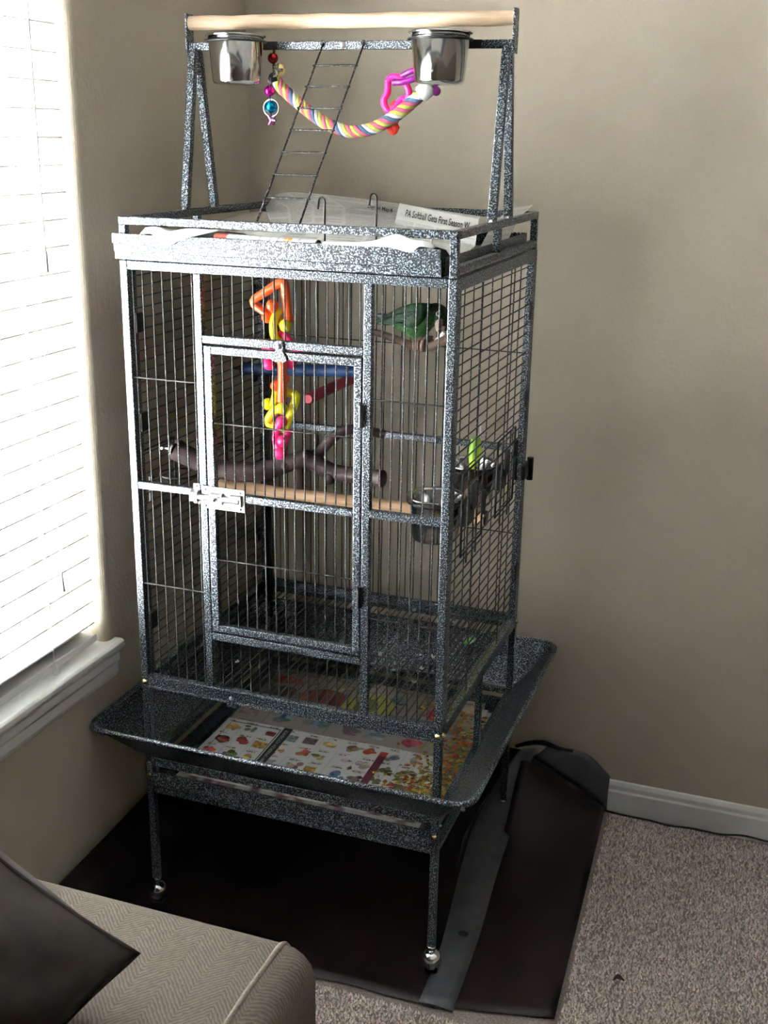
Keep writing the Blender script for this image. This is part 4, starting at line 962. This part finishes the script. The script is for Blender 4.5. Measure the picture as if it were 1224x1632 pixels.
# ================================================================== sofa and pillow
AZ = .585
sofa = thing('sofa', (.3, -1.6, 0), 'tan herringbone fabric sofa, its arm facing the bird cage', 'sofa')
def arm(y0, y1, nm):
    """arm running along x; rounded top edges"""
    R_ = .035; pr_ = [(y0, .07), (y0, AZ-R_)]
    for k_ in range(1, 8): a = math.pi/2*k_/8; pr_.append((y0+R_*(1-math.cos(a)), AZ-R_+R_*math.sin(a)))
    pr_ += [(y0+R_+.03, AZ), ((y0+y1)/2, AZ+.003), (y1-R_-.03, AZ)]
    for k_ in range(0, 8): a = math.pi/2*(1-k_/8); pr_.append((y1-R_*(1-math.cos(a)), AZ-R_+R_*math.sin(a)))
    pr_ += [(y1, AZ-R_), (y1, .07)]
    xs_ = [-.045, .1, .3, .5, .612]; yc = (y0+y1)/2
    rows = [[Vector((x, y, z)) for y, z in pr_] for x in xs_]
    # rounded nose of the arm front
    for k_ in range(1, 6):
        a = math.pi/2*k_/5; rr_ = .045
        rows.append([Vector((.612+rr_*math.sin(a), yc+(y-yc)*(1-.16*(1-math.cos(a))), z if z < .1 else AZ-(AZ-z)-(.030*(1-math.cos(a)))*(z/AZ))) for y, z in pr_])
    mb = MB().grid(rows)
    mb.add(rows[-1], [tuple(range(len(pr_)))]); mb.add(rows[0], [tuple(reversed(range(len(pr_))))])
    o = mb.build(nm, 'herring', sofa, weld=True)
    MB().path([Vector((.613, y, z-.0015)) for y, z in pr_], .0042, 8).build('piping', 'piping', o)
    return o
arm(-.905, -.662, 'arm'); arm(-2.75, -2.51, 'arm')
MB().box(-.045, .600, -2.508, -.907, .07, .26, .02).build('base', 'herring', sofa)
MB().box(-.045, .150, -2.508, -.907, .262, .88, .05).build('backrest', 'herring', sofa)
for a, b in ((-2.506, -1.709), (-1.706, -.909)): MB().box(.152, .640, a, b, .262, .385, .04).build('seat_cushion', 'herring', sofa)
for x in (.0, .54):
    for y in (-.72, -2.7): MB().lathe([(.0001, 0), (.02, 0), (.028, .07), (.0001, .07)], (x, y, 0), 16).build('foot', 'dark_metal', sofa)
def pillow(c, w_, h_, d_, rot, label):
    n = 22; f, b = [], []
    for i in range(n+1):
        rf, rb = [], []
        for j in range(n+1):
            s, t = -1+2*i/n, -1+2*j/n
            pin = 1-.10*(s*s)*(1-abs(t))-.10*(t*t)*(1-abs(s))
            k_ = ((1-abs(s)**2.6)*(1-abs(t)**2.6))**.48
            x, z = s*w_/2*(1-.09*(1-t*t)*abs(s)**3), t*h_/2*(1-.09*(1-s*s)*abs(t)**3)
            wr = .011*math.sin(7*s+6*t)*(1-k_)*k_*3+.007*math.sin(13*t-9*s+1)*k_*(1-k_)*3
            rf.append(Vector((x, -d_/2*k_-wr*(k_ > 0), z))); rb.append(Vector((x, d_/2*k_, z)))
        f.append(rf); b.append(rb)
    mt = Matrix.Translation(c) @ rot.to_matrix().to_4x4()
    f = [[mt @ q for q in r] for r in f]; b = [[mt @ q for q in r] for r in b]
    o = thing('throw_pillow', c, label, 'pillow')
    MB().grid(f).grid(b).build('cover', 'pillow', o, weld=True)
    edge = [f[i][0] for i in range(n)]+[f[n][j] for j in range(n)]+[f[i][n] for i in range(n, 0, -1)]+[f[0][j] for j in range(n, 0, -1)]
    MB().path(edge, .0026, 6, closed=True).build('seam', 'pillow', o)
    return o
from mathutils import Euler
pillow(Vector((.262, -.975, .668)), .43, .39, .20, Euler((math.radians(-24), math.radians(35), math.radians(4))), 'dark taupe throw pillow propped on the arm of the sofa')

# ================================================================== carpet pile (uncountable)
sp_ = .0052; gx = np.arange(-.08, 2.1, sp_); gy = np.arange(-1.15, .690, sp_)
X, Y = np.meshgrid(gx, gy); X = X.ravel()+np.random.uniform(-.45, .45, X.size)*sp_; Y = Y.ravel()+np.random.uniform(-.45, .45, Y.size)*sp_
keep = ~((X < .862-.03*(Y+.078)/.765) & (Y > -.098-.16*np.maximum(0, (.35-X)/.42))) & ~((X < .70) & (Y < -.62)) & (Y < .688)
X, Y = X[keep], Y[keep]; n = X.size
H = np.random.uniform(.005, .0095, n); Rr = np.random.uniform(.0022, .0034, n); TX = np.random.uniform(-.0035, .0035, n); TY = np.random.uniform(-.0035, .0035, n); A0 = np.random.uniform(0, 6.28, n)
V = np.zeros((n, 4, 3), dtype=np.float32)
for k_ in range(3):
    V[:, k_, 0] = X+Rr*np.cos(A0+k_*2.094); V[:, k_, 1] = Y+Rr*np.sin(A0+k_*2.094); V[:, k_, 2] = .0005
V[:, 3, 0] = X+TX; V[:, 3, 1] = Y+TY; V[:, 3, 2] = H
F = np.array([[0, 1, 3], [1, 2, 3], [2, 0, 3]]); F = (F[None]+(np.arange(n)*4)[:, None, None]).reshape(-1)
me = bpy.data.meshes.new('carpet_pile'); me.vertices.add(n*4); me.vertices.foreach_set('co', V.reshape(-1)); me.loops.add(n*9); me.loops.foreach_set('vertex_index', F.astype(np.int32))
me.polygons.add(n*3); me.polygons.foreach_set('loop_start', np.arange(0, n*9, 3, dtype=np.int32)); me.update(calc_edges=True)
ca = me.color_attributes.new('print', 'FLOAT_COLOR', 'POINT')
bc = np.array((.58, .49, .44)); v_ = np.random.choice([.45, .8, 1., 1.2, 1.45], n, p=[.10, .25, .3, .25, .10])[:, None]*bc*(1+np.random.uniform(-.06, .06, (n, 3)))
rgba = np.ones((n, 4, 4), dtype=np.float32); rgba[:, :, :3] = v_[:, None, :]; ca.data.foreach_set('color', rgba.reshape(-1))
me.materials.append(attr_mat('carpet_yarn', .95, spec=.05))
cpo = finish(bpy.data.objects.new('carpet_pile', me), None, Vector((0, 0, 0)))
tag(cpo, 'taupe speckled carpet pile in front of the baseboard', 'carpet', kind='stuff')
